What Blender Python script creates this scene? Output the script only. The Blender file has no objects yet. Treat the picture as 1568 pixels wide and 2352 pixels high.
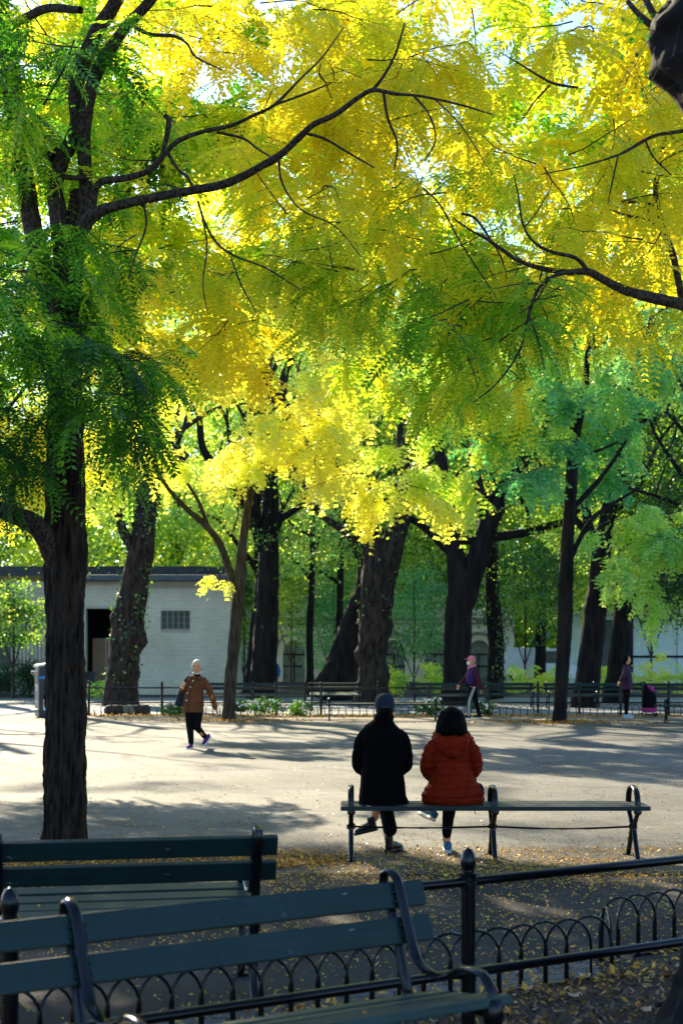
import bpy, bmesh, math, random
import numpy as np
from mathutils import Vector, Matrix, Euler

sc = bpy.context.scene
COL = sc.collection
R = math.radians

# ------------------------------------------------------------------ camera
F = 3266.7            # focal length in pixels of a 1568 px wide picture
EYE = 1.66            # eye height, metres
HZ = 1507.0           # horizon row in that picture
cam_d = bpy.data.cameras.new('camera')
cam_d.sensor_fit = 'HORIZONTAL'; cam_d.sensor_width = 24.0; cam_d.lens = 50.0
cam_d.shift_y = 331.0 / 1568.0
cam_d.clip_start = 0.1; cam_d.clip_end = 2000.0
cam_d.dof.use_dof = True; cam_d.dof.focus_distance = 11.9; cam_d.dof.aperture_fstop = 3.4
cam = bpy.data.objects.new('camera', cam_d); COL.objects.link(cam)
cam.location = (0, 0, EYE); cam.rotation_euler = (R(90), 0, 0)
sc.camera = cam

# ------------------------------------------------------------------ sky, sun, exposure
SUN_EL, SUN_AZ = 29.0, -24.0       # azimuth from +Y (the view) towards +X: the sun stands ahead, to the left
sdir = Vector((math.sin(R(SUN_AZ)) * math.cos(R(SUN_EL)), math.cos(R(SUN_AZ)) * math.cos(R(SUN_EL)), math.sin(R(SUN_EL))))
world = bpy.data.worlds.new('World'); sc.world = world; world.use_nodes = True
wn = world.node_tree.nodes; wl = world.node_tree.links
sky = wn.new('ShaderNodeTexSky'); sky.sky_type = 'NISHITA'; sky.sun_disc = False
sky.sun_elevation = R(SUN_EL); sky.sun_rotation = R(SUN_AZ)
sky.air_density = 1.0; sky.dust_density = 0.6; sky.ozone_density = 6.0
bg = wn['Background']; bg.inputs['Strength'].default_value = 0.11
wl.new(sky.outputs['Color'], bg.inputs['Color'])
sun_d = bpy.data.lights.new('sun', 'SUN'); sun_d.energy = 5.0; sun_d.angle = R(0.5); sun_d.color = (1.0, 0.86, 0.61)
sun = bpy.data.objects.new('sun', sun_d); COL.objects.link(sun)
sun.rotation_euler = (-sdir).to_track_quat('-Z', 'Y').to_euler()
sc.view_settings.view_transform = 'Standard'; sc.view_settings.look = 'None'
sc.view_settings.exposure = 1.72; sc.view_settings.gamma = 1.0
sc.cycles.use_denoising = True
sc.cycles.max_bounces = 10; sc.cycles.diffuse_bounces = 4; sc.cycles.glossy_bounces = 3
sc.cycles.transmission_bounces = 8; sc.cycles.transparent_max_bounces = 6
sc.cycles.sample_clamp_indirect = 8.0

rng = np.random.default_rng(7); random.seed(7)

# ------------------------------------------------------------------ helpers
def W(px, py, D):
    """picture point at distance D -> world point"""
    return ((px - 784.0) * D / F, D, EYE - (py - HZ) * D / F)
def GX(px, D): return (px - 784.0) * D / F

def link(o, parent=None):
    COL.objects.link(o)
    if parent is not None: o.parent = parent
    return o
def tag(o, label, cat, group=None, kind=None):
    if label: o['label'] = label
    if cat: o['category'] = cat
    if group: o['group'] = group
    if kind: o['kind'] = kind
    return o
def thing(name, label, cat, loc=(0, 0, 0), rz=0.0, group=None):
    o = bpy.data.objects.new(name, None); o.empty_display_size = 0.2
    o.location = loc; o.rotation_euler = (0, 0, rz)
    link(o); tag(o, label, cat, group)
    return o
def copy_tree(o, parent=None, rename=True):
    c = o.copy(); COL.objects.link(c)
    c.parent = parent
    for ch in list(o.children): copy_tree(ch, c)
    return c
def struct(o): o['kind'] = 'structure'; return o

class MB:
    """collects vertices and faces for one mesh"""
    def __init__(s): s.v = []; s.f = []
    def add(s, vs, fs):
        b = len(s.v); s.v += [tuple(p) for p in vs]; s.f += [tuple(i + b for i in f) for f in fs]
    def box(s, cx, cy, cz, sx, sy, sz, rz=0.0, M=None):
        vs = []
        for dz in (-1, 1):
            for dx, dy in ((-1, -1), (1, -1), (1, 1), (-1, 1)):
                p = Vector((dx * sx / 2, dy * sy / 2, dz * sz / 2))
                if M is not None: p = M @ p
                elif rz: p = Matrix.Rotation(rz, 3, 'Z') @ p
                vs.append((p.x + cx, p.y + cy, p.z + cz))
        s.add(vs, [(3, 2, 1, 0), (4, 5, 6, 7), (0, 1, 5, 4), (1, 2, 6, 5), (2, 3, 7, 6), (3, 0, 4, 7)])
    def tube(s, pts, rads, n=8, ref=(1, 0, 0), cap=True):
        """pts list of 3d points; rads floats or (a, b) pairs (a along ref)"""
        P = [Vector(p) for p in pts]; rings = []
        for i, p in enumerate(P):
            t = (P[min(i + 1, len(P) - 1)] - P[max(i - 1, 0)])
            t = t.normalized() if t.length > 1e-9 else Vector((0, 0, 1))
            a = Vector(ref); a = a - t * a.dot(t)
            if a.length < 1e-3: a = Vector((0, 1, 0)) - t * t.y
            if a.length < 1e-3: a = Vector((0, 0, 1)) - t * t.z
            a.normalize(); b = t.cross(a)
            r = rads[i] if isinstance(rads, (list, tuple)) else rads
            ra, rb = r if isinstance(r, (tuple, list)) else (r, r)
            rings.append([p + a * (ra * math.cos(2 * math.pi * k / n)) + b * (rb * math.sin(2 * math.pi * k / n)) for k in range(n)])
        vs = [q for rg in rings for q in rg]; fs = []
        for i in range(len(P) - 1):
            for k in range(n):
                fs.append((i * n + k, i * n + (k + 1) % n, (i + 1) * n + (k + 1) % n, (i + 1) * n + k))
        if cap:
            fs.append(tuple(reversed(range(n)))); fs.append(tuple(range((len(P) - 1) * n, len(P) * n)))
        s.add(vs, fs)
    def ell(s, c, r, n=16, m=10, M=None):
        vs = []; fs = []
        for i in range(m + 1):
            th = math.pi * i / m
            for k in range(n):
                ph = 2 * math.pi * k / n
                p = Vector((r[0] * math.sin(th) * math.cos(ph), r[1] * math.sin(th) * math.sin(ph), -r[2] * math.cos(th)))
                if M is not None: p = M @ p
                vs.append((c[0] + p.x, c[1] + p.y, c[2] + p.z))
        for i in range(m):
            for k in range(n):
                fs.append((i * n + k, i * n + (k + 1) % n, (i + 1) * n + (k + 1) % n, (i + 1) * n + k))
        s.add(vs, fs)
    def lathe(s, c, prof, n=16):
        """prof: (r, z) list from bottom to top"""
        vs = []; fs = []
        for r, z in prof:
            for k in range(n):
                a = 2 * math.pi * k / n
                vs.append((c[0] + r * math.cos(a), c[1] + r * math.sin(a), c[2] + z))
        for i in range(len(prof) - 1):
            for k in range(n):
                fs.append((i * n + k, i * n + (k + 1) % n, (i + 1) * n + (k + 1) % n, (i + 1) * n + k))
        fs.append(tuple(reversed(range(n)))); fs.append(tuple(range((len(prof) - 1) * n, len(prof) * n)))
        s.add(vs, fs)
    def mesh(s, name):
        me = bpy.data.meshes.new(name); me.from_pydata(s.v, [], s.f); me.update(); return me
    def build(s, name, mat, parent=None, smooth=True, bevel=0.0, loc=None, rz=None, sharp=40):
        me = s.mesh(name); me.materials.append(mat)
        if bevel:
            bm = bmesh.new(); bm.from_mesh(me)
            ed = [e for e in bm.edges if len(e.link_faces) == 2 and e.calc_face_angle(0) > R(50)]
            bmesh.ops.bevel(bm, geom=ed, offset=bevel, segments=2, affect='EDGES', profile=0.6)
            bm.to_mesh(me); bm.free()
        if smooth:
            me.polygons.foreach_set('use_smooth', [True] * len(me.polygons))
            me.set_sharp_from_angle(angle=R(sharp))
        o = bpy.data.objects.new(name, me); link(o, parent)
        if loc: o.location = loc
        if rz: o.rotation_euler = (0, 0, rz)
        return o

def catmull(pts, step):
    """pts: list of tuples (any length); resampled smoothly about every `step` of the first three values"""
    P = np.array(pts, float)
    if len(P) < 2: return P
    E = np.vstack([2 * P[0] - P[1], P, 2 * P[-1] - P[-2]]); out = []
    for i in range(1, len(E) - 2):
        L = np.linalg.norm(E[i + 1][:3] - E[i][:3]); n = max(1, int(round(L / step)))
        for k in range(n):
            t = k / n; a, b, c, d = E[i - 1], E[i], E[i + 1], E[i + 2]
            out.append(0.5 * ((2 * b) + (-a + c) * t + (2 * a - 5 * b + 4 * c - d) * t * t + (-a + 3 * b - 3 * c + d) * t ** 3))
    out.append(P[-1]); return np.array(out)

def _hash(i, j, k, seed):
    h = (i * 374761393 + j * 668265263 + k * 2147483647 + seed * 974711) & 0xFFFFFFFF
    h = ((h ^ (h >> 13)) * 1274126177) & 0xFFFFFFFF
    h = ((h ^ (h >> 16)) * 2246822519) & 0xFFFFFFFF
    return ((h ^ (h >> 15)) & 0xFFFFFF) / float(0xFFFFFF)
def vnoise(p, scale=1.0, seed=0):
    """smooth value noise in 0..1 at points p (n,3)"""
    q = np.asarray(p, float) / scale; i0 = np.floor(q).astype(np.int64); f = q - i0; f = f * f * (3 - 2 * f)
    out = 0.0
    for dx in (0, 1):
        for dy in (0, 1):
            for dz in (0, 1):
                w = (f[:, 0] if dx else 1 - f[:, 0]) * (f[:, 1] if dy else 1 - f[:, 1]) * (f[:, 2] if dz else 1 - f[:, 2])
                out = out + w * _hash(i0[:, 0] + dx, i0[:, 1] + dy, i0[:, 2] + dz, seed)
    return out

# ------------------------------------------------------------------ materials
def new_mat(name):
    m = bpy.data.materials.new(name); m.use_nodes = True
    nt = m.node_tree; b = nt.nodes['Principled BSDF']
    return m, nt, b
def ramp(nt, stops):
    r = nt.nodes.new('ShaderNodeValToRGB'); e = r.color_ramp.elements
    while len(e) < len(stops): e.new(0.5)
    for k, (p, c) in enumerate(stops):
        e[k].position = p; e[k].color = (c[0], c[1], c[2], 1)
    return r
def tex(nt, kind, scale, detail=4, rough=0.6, stretch=None, obj=True):
    tc = nt.nodes.new('ShaderNodeTexCoord'); mp = nt.nodes.new('ShaderNodeMapping')
    nt.links.new(tc.outputs['Object'], mp.inputs['Vector'])
    if stretch: mp.inputs['Scale'].default_value = stretch
    t = nt.nodes.new(kind); nt.links.new(mp.outputs['Vector'], t.inputs['Vector'])
    t.inputs['Scale'].default_value = scale
    if kind == 'ShaderNodeTexNoise':
        t.inputs['Detail'].default_value = detail; t.inputs['Roughness'].default_value = rough
    return t
def bump(nt, b, height, strength=0.3, dist=0.02):
    n = nt.nodes.new('ShaderNodeBump'); n.inputs['Strength'].default_value = strength; n.inputs['Distance'].default_value = dist
    nt.links.new(height, n.inputs['Height']); nt.links.new(n.outputs['Normal'], b.inputs['Normal'])
def noisy(name, c1, c2, scale=8, rough=0.7, detail=5, bs=0.2, bd=0.01, spec=0.5, metal=0.0, stretch=None, pos=(0.35, 0.65), coat=0.0, rvar=0.0):
    m, nt, b = new_mat(name)
    t = tex(nt, 'ShaderNodeTexNoise', scale, detail, 0.65, stretch)
    r = ramp(nt, [(pos[0], c1), (pos[1], c2)])
    nt.links.new(t.outputs['Fac'], r.inputs['Fac']); nt.links.new(r.outputs['Color'], b.inputs['Base Color'])
    b.inputs['Roughness'].default_value = rough; b.inputs['Metallic'].default_value = metal
    b.inputs['Specular IOR Level'].default_value = spec
    b.inputs['Coat Weight'].default_value = coat
    if rvar:
        mr = nt.nodes.new('ShaderNodeMapRange'); mr.inputs[3].default_value = rough - rvar; mr.inputs[4].default_value = rough + rvar
        nt.links.new(t.outputs['Fac'], mr.inputs[0]); nt.links.new(mr.outputs[0], b.inputs['Roughness'])
    if bs: bump(nt, b, t.outputs['Fac'], bs, bd)
    return m
def leaf_mat(name, stops, trans=0.55, gloss=0.05, boost=1.15):
    m = bpy.data.materials.new(name); m.use_nodes = True; nt = m.node_tree; N = nt.nodes; L = nt.links
    N.remove(N['Principled BSDF']); out = N['Material Output']
    at = N.new('ShaderNodeAttribute'); at.attribute_name = 'tint'
    r = ramp(nt, stops); L.new(at.outputs['Fac'], r.inputs['Fac'])
    d = N.new('ShaderNodeBsdfDiffuse'); t = N.new('ShaderNodeBsdfTranslucent'); g = N.new('ShaderNodeBsdfGlossy')
    g.inputs['Roughness'].default_value = 0.4; g.inputs['Color'].default_value = (1, 1, 1, 1)
    mul = N.new('ShaderNodeMixRGB'); mul.blend_type = 'MULTIPLY'; mul.inputs['Fac'].default_value = 1.0
    mul.inputs['Color2'].default_value = (boost, boost, boost * 0.7, 1)
    L.new(r.outputs['Color'], d.inputs['Color']); L.new(r.outputs['Color'], mul.inputs['Color1']); L.new(mul.outputs['Color'], t.inputs['Color'])
    m1 = N.new('ShaderNodeMixShader'); m1.inputs['Fac'].default_value = trans
    L.new(d.outputs[0], m1.inputs[1]); L.new(t.outputs[0], m1.inputs[2])
    m2 = N.new('ShaderNodeMixShader'); m2.inputs['Fac'].default_value = gloss
    L.new(m1.outputs[0], m2.inputs[1]); L.new(g.outputs[0], m2.inputs[2]); L.new(m2.outputs[0], out.inputs['Surface'])
    return m

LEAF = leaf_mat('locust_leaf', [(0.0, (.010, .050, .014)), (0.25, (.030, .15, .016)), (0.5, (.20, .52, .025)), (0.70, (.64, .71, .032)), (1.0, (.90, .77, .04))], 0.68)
TEAL = leaf_mat('bluegreen_skylit_leaf', [(0.0, (.035, .18, .085)), (0.5, (.15, .52, .19)), (1.0, (.52, .72, .14))], 0.6)  # blue-green takes in skylit shade, besides the spruce's own colour
ELM = leaf_mat('elm_leaf', [(0.0, (.010, .045, .012)), (0.4, (.055, .19, .014)), (0.7, (.46, .68, .07)), (1.0, (.84, .84, .16))], 0.68)
PALE = leaf_mat('lit_locust_leaf', [(0.0, (.04, .22, .05)), (0.5, (.34, .64, .10)), (0.72, (.72, .82, .14)), (1.0, (.90, .84, .14))], 0.66)  # locust leaf paled, front light and bloom put into the colour
FALLEN = leaf_mat('fallen_leaf', [(0.0, (.10, .05, .02)), (0.35, (.36, .14, .02)), (0.7, (.70, .34, .03)), (1.0, (.86, .52, .09))], 0.15, 0.03)
CHIP = leaf_mat('leaf_litter', [(0.0, (.03, .018, .012)), (0.45, (.16, .078, .038)), (0.8, (.42, .22, .10)), (1.0, (.68, .50, .32))], 0.1, 0.03)

def bark_mat(name, c1, c2, sc_=14, zs=0.22, bs=0.9):
    m, nt, b = new_mat(name)
    t = tex(nt, 'ShaderNodeTexNoise', sc_, 8, 0.7, (1, 1, zs)); v = tex(nt, 'ShaderNodeTexVoronoi', sc_ * 0.9, stretch=(1, 1, zs * 0.8))
    mx = nt.nodes.new('ShaderNodeMath'); mx.operation = 'MULTIPLY'
    nt.links.new(t.outputs['Fac'], mx.inputs[0]); nt.links.new(v.outputs['Distance'], mx.inputs[1])
    r = ramp(nt, [(0.08, c1), (0.42, c2)]); nt.links.new(mx.outputs[0], r.inputs['Fac'])
    nt.links.new(r.outputs['Color'], b.inputs['Base Color']); b.inputs['Roughness'].default_value = 0.9
    b.inputs['Specular IOR Level'].default_value = 0.2
    bump(nt, b, mx.outputs[0], bs, 0.03)
    return m
BARK = bark_mat('locust_bark', (.003, .002, .0015), (.050, .030, .018), 30, .12, 1.0)
BARK_SM = bark_mat('branch_bark', (.014, .009, .008), (.085, .060, .046), 38, 0.9, 0.6)
BARK_G = bark_mat('mossy_bark', (.022, .017, .010), (.07, .055, .034), 16)
BARK_D = bark_mat('elm_bark', (.005, .004, .004), (.022, .016, .014), 7)
BARK_B = bark_mat('burled_bark', (.010, .007, .005), (.055, .037, .026), 9, 0.4, 1.0)
TWIG = noisy('twig', (.015, .011, .010), (.05, .035, .028), 30, 0.85, bs=0)

IRON = noisy('black_iron', (.0015, .0018, .0026), (.004, .0045, .006), 40, 0.22, bs=0.015, bd=0.002, spec=0.32, rvar=0.1)
def slat_mat(name, c1, c2, rough):
    m, nt, b = new_mat(name); N = nt.nodes; L = nt.links
    g = tex(nt, 'ShaderNodeTexNoise', 9, 6, .7, (.12, 7, 7)); r = ramp(nt, [(.3, c1), (.7, c2)]); L.new(g.outputs['Fac'], r.inputs['Fac'])
    ch = tex(nt, 'ShaderNodeTexNoise', 16, 3, .6, (.5, 2.2, 2.2)); rc = ramp(nt, [(.715, (0, 0, 0)), (.73, (1, 1, 1))]); L.new(ch.outputs['Fac'], rc.inputs['Fac'])
    dg = tex(nt, 'ShaderNodeTexNoise', 2.2, 5, .7); rd = ramp(nt, [(.35, (.62, .62, .62)), (.6, (1, 1, 1))]); L.new(dg.outputs['Fac'], rd.inputs['Fac'])
    mu = N.new('ShaderNodeMixRGB'); mu.blend_type = 'MULTIPLY'; mu.inputs['Fac'].default_value = 1; L.new(r.outputs['Color'], mu.inputs['Color1']); L.new(rd.outputs['Color'], mu.inputs['Color2'])
    mx = N.new('ShaderNodeMixRGB'); mx.inputs['Color2'].default_value = (.16, .17, .15, 1); L.new(rc.outputs['Color'], mx.inputs['Fac']); L.new(mu.outputs['Color'], mx.inputs['Color1']); L.new(mx.outputs['Color'], b.inputs['Base Color'])
    mr = N.new('ShaderNodeMapRange'); mr.inputs[3].default_value = rough + .12; mr.inputs[4].default_value = rough - .12; L.new(dg.outputs['Fac'], mr.inputs[0]); L.new(mr.outputs[0], b.inputs['Roughness'])
    b.inputs['Specular IOR Level'].default_value = .35; bump(nt, b, g.outputs['Fac'], .25, .004)
    return m
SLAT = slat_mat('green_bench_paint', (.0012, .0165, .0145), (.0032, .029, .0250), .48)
SLAT_SKYLIT = slat_mat('green_skylit_seat_paint', (.008, .034, .030), (.020, .060, .052), .5)  # slat paint lightened for the seats, sky light put into the colour
SLAT_OLD = slat_mat('worn_bench_paint', (.005, .013, .012), (.018, .030, .027), .5)

# ================================================================== SETTING: ground
def sheet(name, pts, z, mat):
    m = MB(); m.add([(x, y, z) for x, y in pts], [tuple(range(len(pts)))])
    o = m.build(name, mat, smooth=False); return struct(o)

def ground_mat(name, c1, c2, speck, fine=60, coarse=0.5, rough=0.85, bs=0.25, crack=False, joints=None, stain=0.0):
    m, nt, b = new_mat(name); N = nt.nodes; L = nt.links
    big = tex(nt, 'ShaderNodeTexNoise', coarse, 6, 0.6); r1 = ramp(nt, [(0.3, c1), (0.7, c2)]); L.new(big.outputs['Fac'], r1.inputs['Fac'])
    fn = tex(nt, 'ShaderNodeTexNoise', fine, 3, 0.7); r2 = ramp(nt, [(0.38, (1 - speck,) * 3), (0.62, (1 + speck,) * 3)])
    r2.color_ramp.elements[1].color = (1, 1, 1, 1)
    L.new(fn.outputs['Fac'], r2.inputs['Fac'])
    mu = N.new('ShaderNodeMixRGB'); mu.blend_type = 'MULTIPLY'; mu.inputs['Fac'].default_value = 1
    L.new(r1.outputs['Color'], mu.inputs['Color1']); L.new(r2.outputs['Color'], mu.inputs['Color2']); col = mu.outputs['Color']
    if joints:
        jt = tex(nt, 'ShaderNodeTexBrick', joints[0]); jt.inputs['Color1'].default_value = (1, 1, 1, 1); jt.inputs['Color2'].default_value = (.78, .78, .78, 1)
        jt.inputs['Mortar'].default_value = (joints[2],) * 3 + (1,); jt.inputs['Mortar Size'].default_value = joints[1]; jt.inputs['Mortar Smooth'].default_value = 0.4
        jt.inputs['Brick Width'].default_value = joints[3]; jt.inputs['Row Height'].default_value = joints[4]
        ms = N.new('ShaderNodeMixRGB'); ms.blend_type = 'MULTIPLY'; ms.inputs['Fac'].default_value = 1
        L.new(col, ms.inputs['Color1']); L.new(jt.outputs['Color'], ms.inputs['Color2']); col = ms.outputs['Color']
    if stain:
        s1 = tex(nt, 'ShaderNodeTexNoise', 1.7, 7, .72); s2 = tex(nt, 'ShaderNodeTexNoise', .23, 4, .6)
        sa = N.new('ShaderNodeMath'); sa.operation = 'MULTIPLY'; L.new(s1.outputs['Fac'], sa.inputs[0]); L.new(s2.outputs['Fac'], sa.inputs[1])
        rs = ramp(nt, [(.16, (1 - stain,) * 3), (.30, (1, 1, 1))]); L.new(sa.outputs[0], rs.inputs['Fac'])
        m3 = N.new('ShaderNodeMixRGB'); m3.blend_type = 'MULTIPLY'; m3.inputs['Fac'].default_value = 1; L.new(col, m3.inputs['Color1']); L.new(rs.outputs['Color'], m3.inputs['Color2']); col = m3.outputs['Color']
    if crack:
        wv = tex(nt, 'ShaderNodeTexVoronoi', 0.33); wv.feature = 'DISTANCE_TO_EDGE'
        wob = tex(nt, 'ShaderNodeTexNoise', 1.3, 4); ad = N.new('ShaderNodeVectorMath'); ad.operation = 'ADD'
        L.new(wob.outputs['Color'], ad.inputs[0]); L.new(wv.inputs['Vector'].links[0].from_socket, ad.inputs[1]); L.new(ad.outputs[0], wv.inputs['Vector'])
        rc = ramp(nt, [(0.004, (.45, .45, .45)), (0.016, (1, 1, 1))]); L.new(wv.outputs['Distance'], rc.inputs['Fac'])
        mc = N.new('ShaderNodeMixRGB'); mc.blend_type = 'MULTIPLY'; mc.inputs['Fac'].default_value = 0.75
        L.new(col, mc.inputs['Color1']); L.new(rc.outputs['Color'], mc.inputs['Color2']); col = mc.outputs['Color']
    L.new(col, b.inputs['Base Color']); b.inputs['Roughness'].default_value = rough; b.inputs['Specular IOR Level'].default_value = 0.3
    bump(nt, b, fn.outputs['Fac'], bs, 0.008)
    return m

M_SOIL = noisy('soil', (.022, .016, .012), (.075, .052, .036), 14, 0.95, 8, 0.8, 0.03)
M_PLAZA = ground_mat('worn_plaza_paving', (.132, .128, .114), (.220, .216, .195), 0.4, 70, 0.45, 0.8, 0.35, True, (1.0, 0.012, .74, .26, .225), .36)
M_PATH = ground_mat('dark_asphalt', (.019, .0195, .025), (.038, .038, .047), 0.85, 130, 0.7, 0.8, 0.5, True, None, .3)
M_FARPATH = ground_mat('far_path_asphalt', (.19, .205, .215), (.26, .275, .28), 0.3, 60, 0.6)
M_BLOCK = ground_mat('stone_block_paving', (.10, .10, .10), (.20, .20, .195), 0.4, 50, 1.2, 0.85, 0.5, False, (1.0, 0.012, .25, .26, .13))
M_PAVER = ground_mat('hex_strip_paving', (.105, .095, .076), (.17, .155, .125), 0.4, 60, 0.9, 0.85, 0.4, False, (1.0, 0.009, .35, .22, .11))
M_DIRT = ground_mat('dusty_verge', (.20, .165, .12), (.32, .27, .20), 0.35, 50, 0.8)

def hoop_y(x): return 6.61 + (x - .13) * .60       # line of the low hoop edging
sheet('ground', [(-400, -60), (400, -60), (400, 700), (-400, 700)], -0.012, M_SOIL)
sheet('soil_bed', [(-14, -6), (14, -6), (14, hoop_y(14) + 0.05), (-14, hoop_y(-14) + 0.05)], -0.004, M_SOIL)
def band(name, d0, d1, z, mat):
    pts = [(-14, hoop_y(-14) + d0), (1.36, hoop_y(1.36) + d0), (1.36, hoop_y(1.36) + d1), (-14, hoop_y(-14) + d1)]
    return sheet(name, pts, z, mat)
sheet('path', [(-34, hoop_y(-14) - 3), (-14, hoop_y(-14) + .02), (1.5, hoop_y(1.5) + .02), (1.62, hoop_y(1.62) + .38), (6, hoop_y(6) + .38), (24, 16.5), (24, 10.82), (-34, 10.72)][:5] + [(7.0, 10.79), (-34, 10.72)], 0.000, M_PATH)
band('stone_strip', .01, .62, 0.004, M_BLOCK)
sheet('bench_strip', [(-34, 10.72), (7.0, 10.79), (34, 10.85), (34, 12.35), (-34, 12.3)], 0.004, M_PAVER)
sheet('plaza', [(-60, 12.3), (60, 12.35), (60, 38.0), (-60, 38.0)], 0.004, M_PLAZA)
sheet('verge', [(-9.5, 36.7), (60, 36.2), (60, 40.0), (-9.5, 40.2)], 0.010, M_DIRT)
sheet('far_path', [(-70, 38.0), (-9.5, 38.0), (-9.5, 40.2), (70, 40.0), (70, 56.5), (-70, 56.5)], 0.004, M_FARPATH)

# ================================================================== SETTING: buildings
def wall_brick(name, c, mortar, w, h, c2=None):
    m, nt, b = new_mat(name); N = nt.nodes; L = nt.links
    tc = N.new('ShaderNodeTexCoord'); sp = N.new('ShaderNodeSeparateXYZ'); cb = N.new('ShaderNodeCombineXYZ'); ad = N.new('ShaderNodeMath')
    L.new(tc.outputs['Object'], sp.inputs[0]); L.new(sp.outputs['X'], ad.inputs[0]); L.new(sp.outputs['Y'], ad.inputs[1])
    L.new(ad.outputs[0], cb.inputs['X']); L.new(sp.outputs['Z'], cb.inputs['Y'])
    t = N.new('ShaderNodeTexBrick'); L.new(cb.outputs[0], t.inputs['Vector']); t.inputs['Scale'].default_value = 1
    t.inputs['Brick Width'].default_value = w; t.inputs['Row Height'].default_value = h; t.inputs['Mortar Size'].default_value = h * 0.085
    t.inputs['Color1'].default_value = c + (1,); t.inputs['Color2'].default_value = (c2 or tuple(v * .9 for v in c)) + (1,); t.inputs['Mortar'].default_value = mortar + (1,)
    n = N.new('ShaderNodeTexNoise'); n.inputs['Scale'].default_value = 0.7; n.inputs['Detail'].default_value = 6
    L.new(tc.outputs['Object'], n.inputs['Vector'])
    r = ramp(nt, [(0.3, (.80, .79, .76)), (0.65, (1, 1, 1))]); L.new(n.outputs['Fac'], r.inputs['Fac'])
    mu = N.new('ShaderNodeMixRGB'); mu.blend_type = 'MULTIPLY'; mu.inputs['Fac'].default_value = 1
    L.new(t.outputs['Color'], mu.inputs['Color1']); L.new(r.outputs['Color'], mu.inputs['Color2']); L.new(mu.outputs['Color'], b.inputs['Base Color'])
    b.inputs['Roughness'].default_value = 0.55; bump(nt, b, t.outputs['Fac'], -0.4, 0.01)
    return m
M_GLAZED = wall_brick('glazed_white_brick', (.92, .85, .68), (.36, .33, .27), .235, .088)
M_CREAM = noisy('cream_stone', (.46, .42, .34), (.60, .55, .45), 1.5, 0.85, bs=0.1)
M_CHURCH = noisy('buff_stone', (.62, .56, .48), (.76, .70, .61), 1.0, 0.9, bs=0.1)
M_TRIMST = noisy('lilac_stone_trim', (.22, .19, .21), (.30, .26, .28), 2, 0.9, bs=0.1)
M_DARKROOF = noisy('dark_roof_metal', (.012, .016, .026), (.022, .028, .042), 3, 0.5, bs=0.05)
M_COPING = noisy('slate_coping', (.07, .085, .11), (.11, .13, .16), 4, 0.6, bs=0.1)
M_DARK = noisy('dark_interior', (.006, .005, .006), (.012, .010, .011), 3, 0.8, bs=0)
M_DOORIN = noisy('tan_inner_door', (.34, .22, .12), (.44, .30, .18), 2, 0.6, bs=0.05)
M_FRAME = noisy('steel_window_frame', (.30, .32, .30), (.40, .42, .40), 6, 0.5, bs=0.05)
M_GLASS = noisy('dusty_glass', (.018, .022, .019), (.055, .065, .052), 2, 0.25, bs=0.0, spec=0.35)
M_CHGLASS = noisy('grey_blue_glass', (.10, .13, .15), (.22, .27, .29), 1.2, 0.2, bs=0.0, spec=0.5)
M_PALEBLUE = noisy('pale_blue_panel', (.60, .74, .78), (.72, .84, .88), 0.8, 0.6, bs=0.05)
M_WHITE = noisy('white_paint', (.68, .70, .70), (.80, .81, .80), 2, 0.45, bs=0.03)

BD = 61.0
x0, x1 = GX(190, BD), GX(536, BD); TOPZ = 4.86
b = thing('brick_building', 'low white glazed-brick park building with dark roof parapet and one small barred window', 'building', (x0, BD, 0))
WX0, WX1 = GX(369, BD) - x0, GX(437, BD) - x0; WZ0, WZ1 = 1.66 + (1507 - 1447) / F * BD, 1.66 + (1507 - 1402) / F * BD
DX0, DX1 = GX(198, BD) - x0, GX(262, BD) - x0; DZ1 = 1.66 + (1507 - 1398) / F * BD
LX = x1 - x0
m = MB()
def wbox(m, xa, xb, za, zb, y0=0.0, y1=0.3): m.box((xa + xb) / 2, (y0 + y1) / 2, (za + zb) / 2, xb - xa, y1 - y0, zb - za)
wbox(m, 0, DX0, 0, TOPZ); wbox(m, DX0, DX1, DZ1, TOPZ); wbox(m, DX1, WX0, 0, TOPZ)
wbox(m, WX0, WX1, 0, WZ0); wbox(m, WX0, WX1, WZ1, TOPZ); wbox(m, WX1, LX, 0, TOPZ)
wbox(m, LX - .3, LX, 0, TOPZ, .3, 9); wbox(m, 0, LX, 0, TOPZ, 9, 9.3)
m.build('wall', M_GLAZED, b, smooth=False)
m = MB(); n = 44
for k in range(n): m.box(DX1 + .3 + (LX - DX1 - .3) * (k + .5) / n, -.03, TOPZ - .22, .085, .06, .16)
m.box((LX) / 2, -.04, TOPZ - .07, LX + .1, .10, .14)
m.build('cornice', M_CREAM, b, smooth=False)
m = MB(); m.box(LX / 2 - .6, 4.2, TOPZ + .13, LX + 1.8, 9.6, .25); m.build('coping', M_COPING, b, smooth=False, bevel=.03)
m = MB(); m.box(LX / 2 - 4, 4.6, TOPZ + .47, LX + 7.6, 8.4, .42)
for k in range(9): m.box(-7 + k * 1.75, .385, TOPZ + .47, .05, .03, .42)
m.build('roof', M_DARKROOF, b, smooth=False)
m = MB(); wbox(m, WX0, WX1, WZ0 - .07, WZ0, -.05, .28); m.build('sill', M_CREAM, b, smooth=False)
fr = MB(); cx = (WX0 + WX1) / 2; cz = (WZ0 + WZ1) / 2; ww = WX1 - WX0; wh = WZ1 - WZ0
for k in range(6): fr.box(WX0 + .03 + (ww - .06) * k / 5, .14, cz, .036, .06, wh)
for k in range(4): fr.box(cx, .135, WZ0 + .03 + (wh - .06) * k / 3, ww, .04 + .02 * (k in (0, 3)), .012 + .035 * (k in (0, 3)))
win = fr.build('window', M_FRAME, b, smooth=False)
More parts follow.
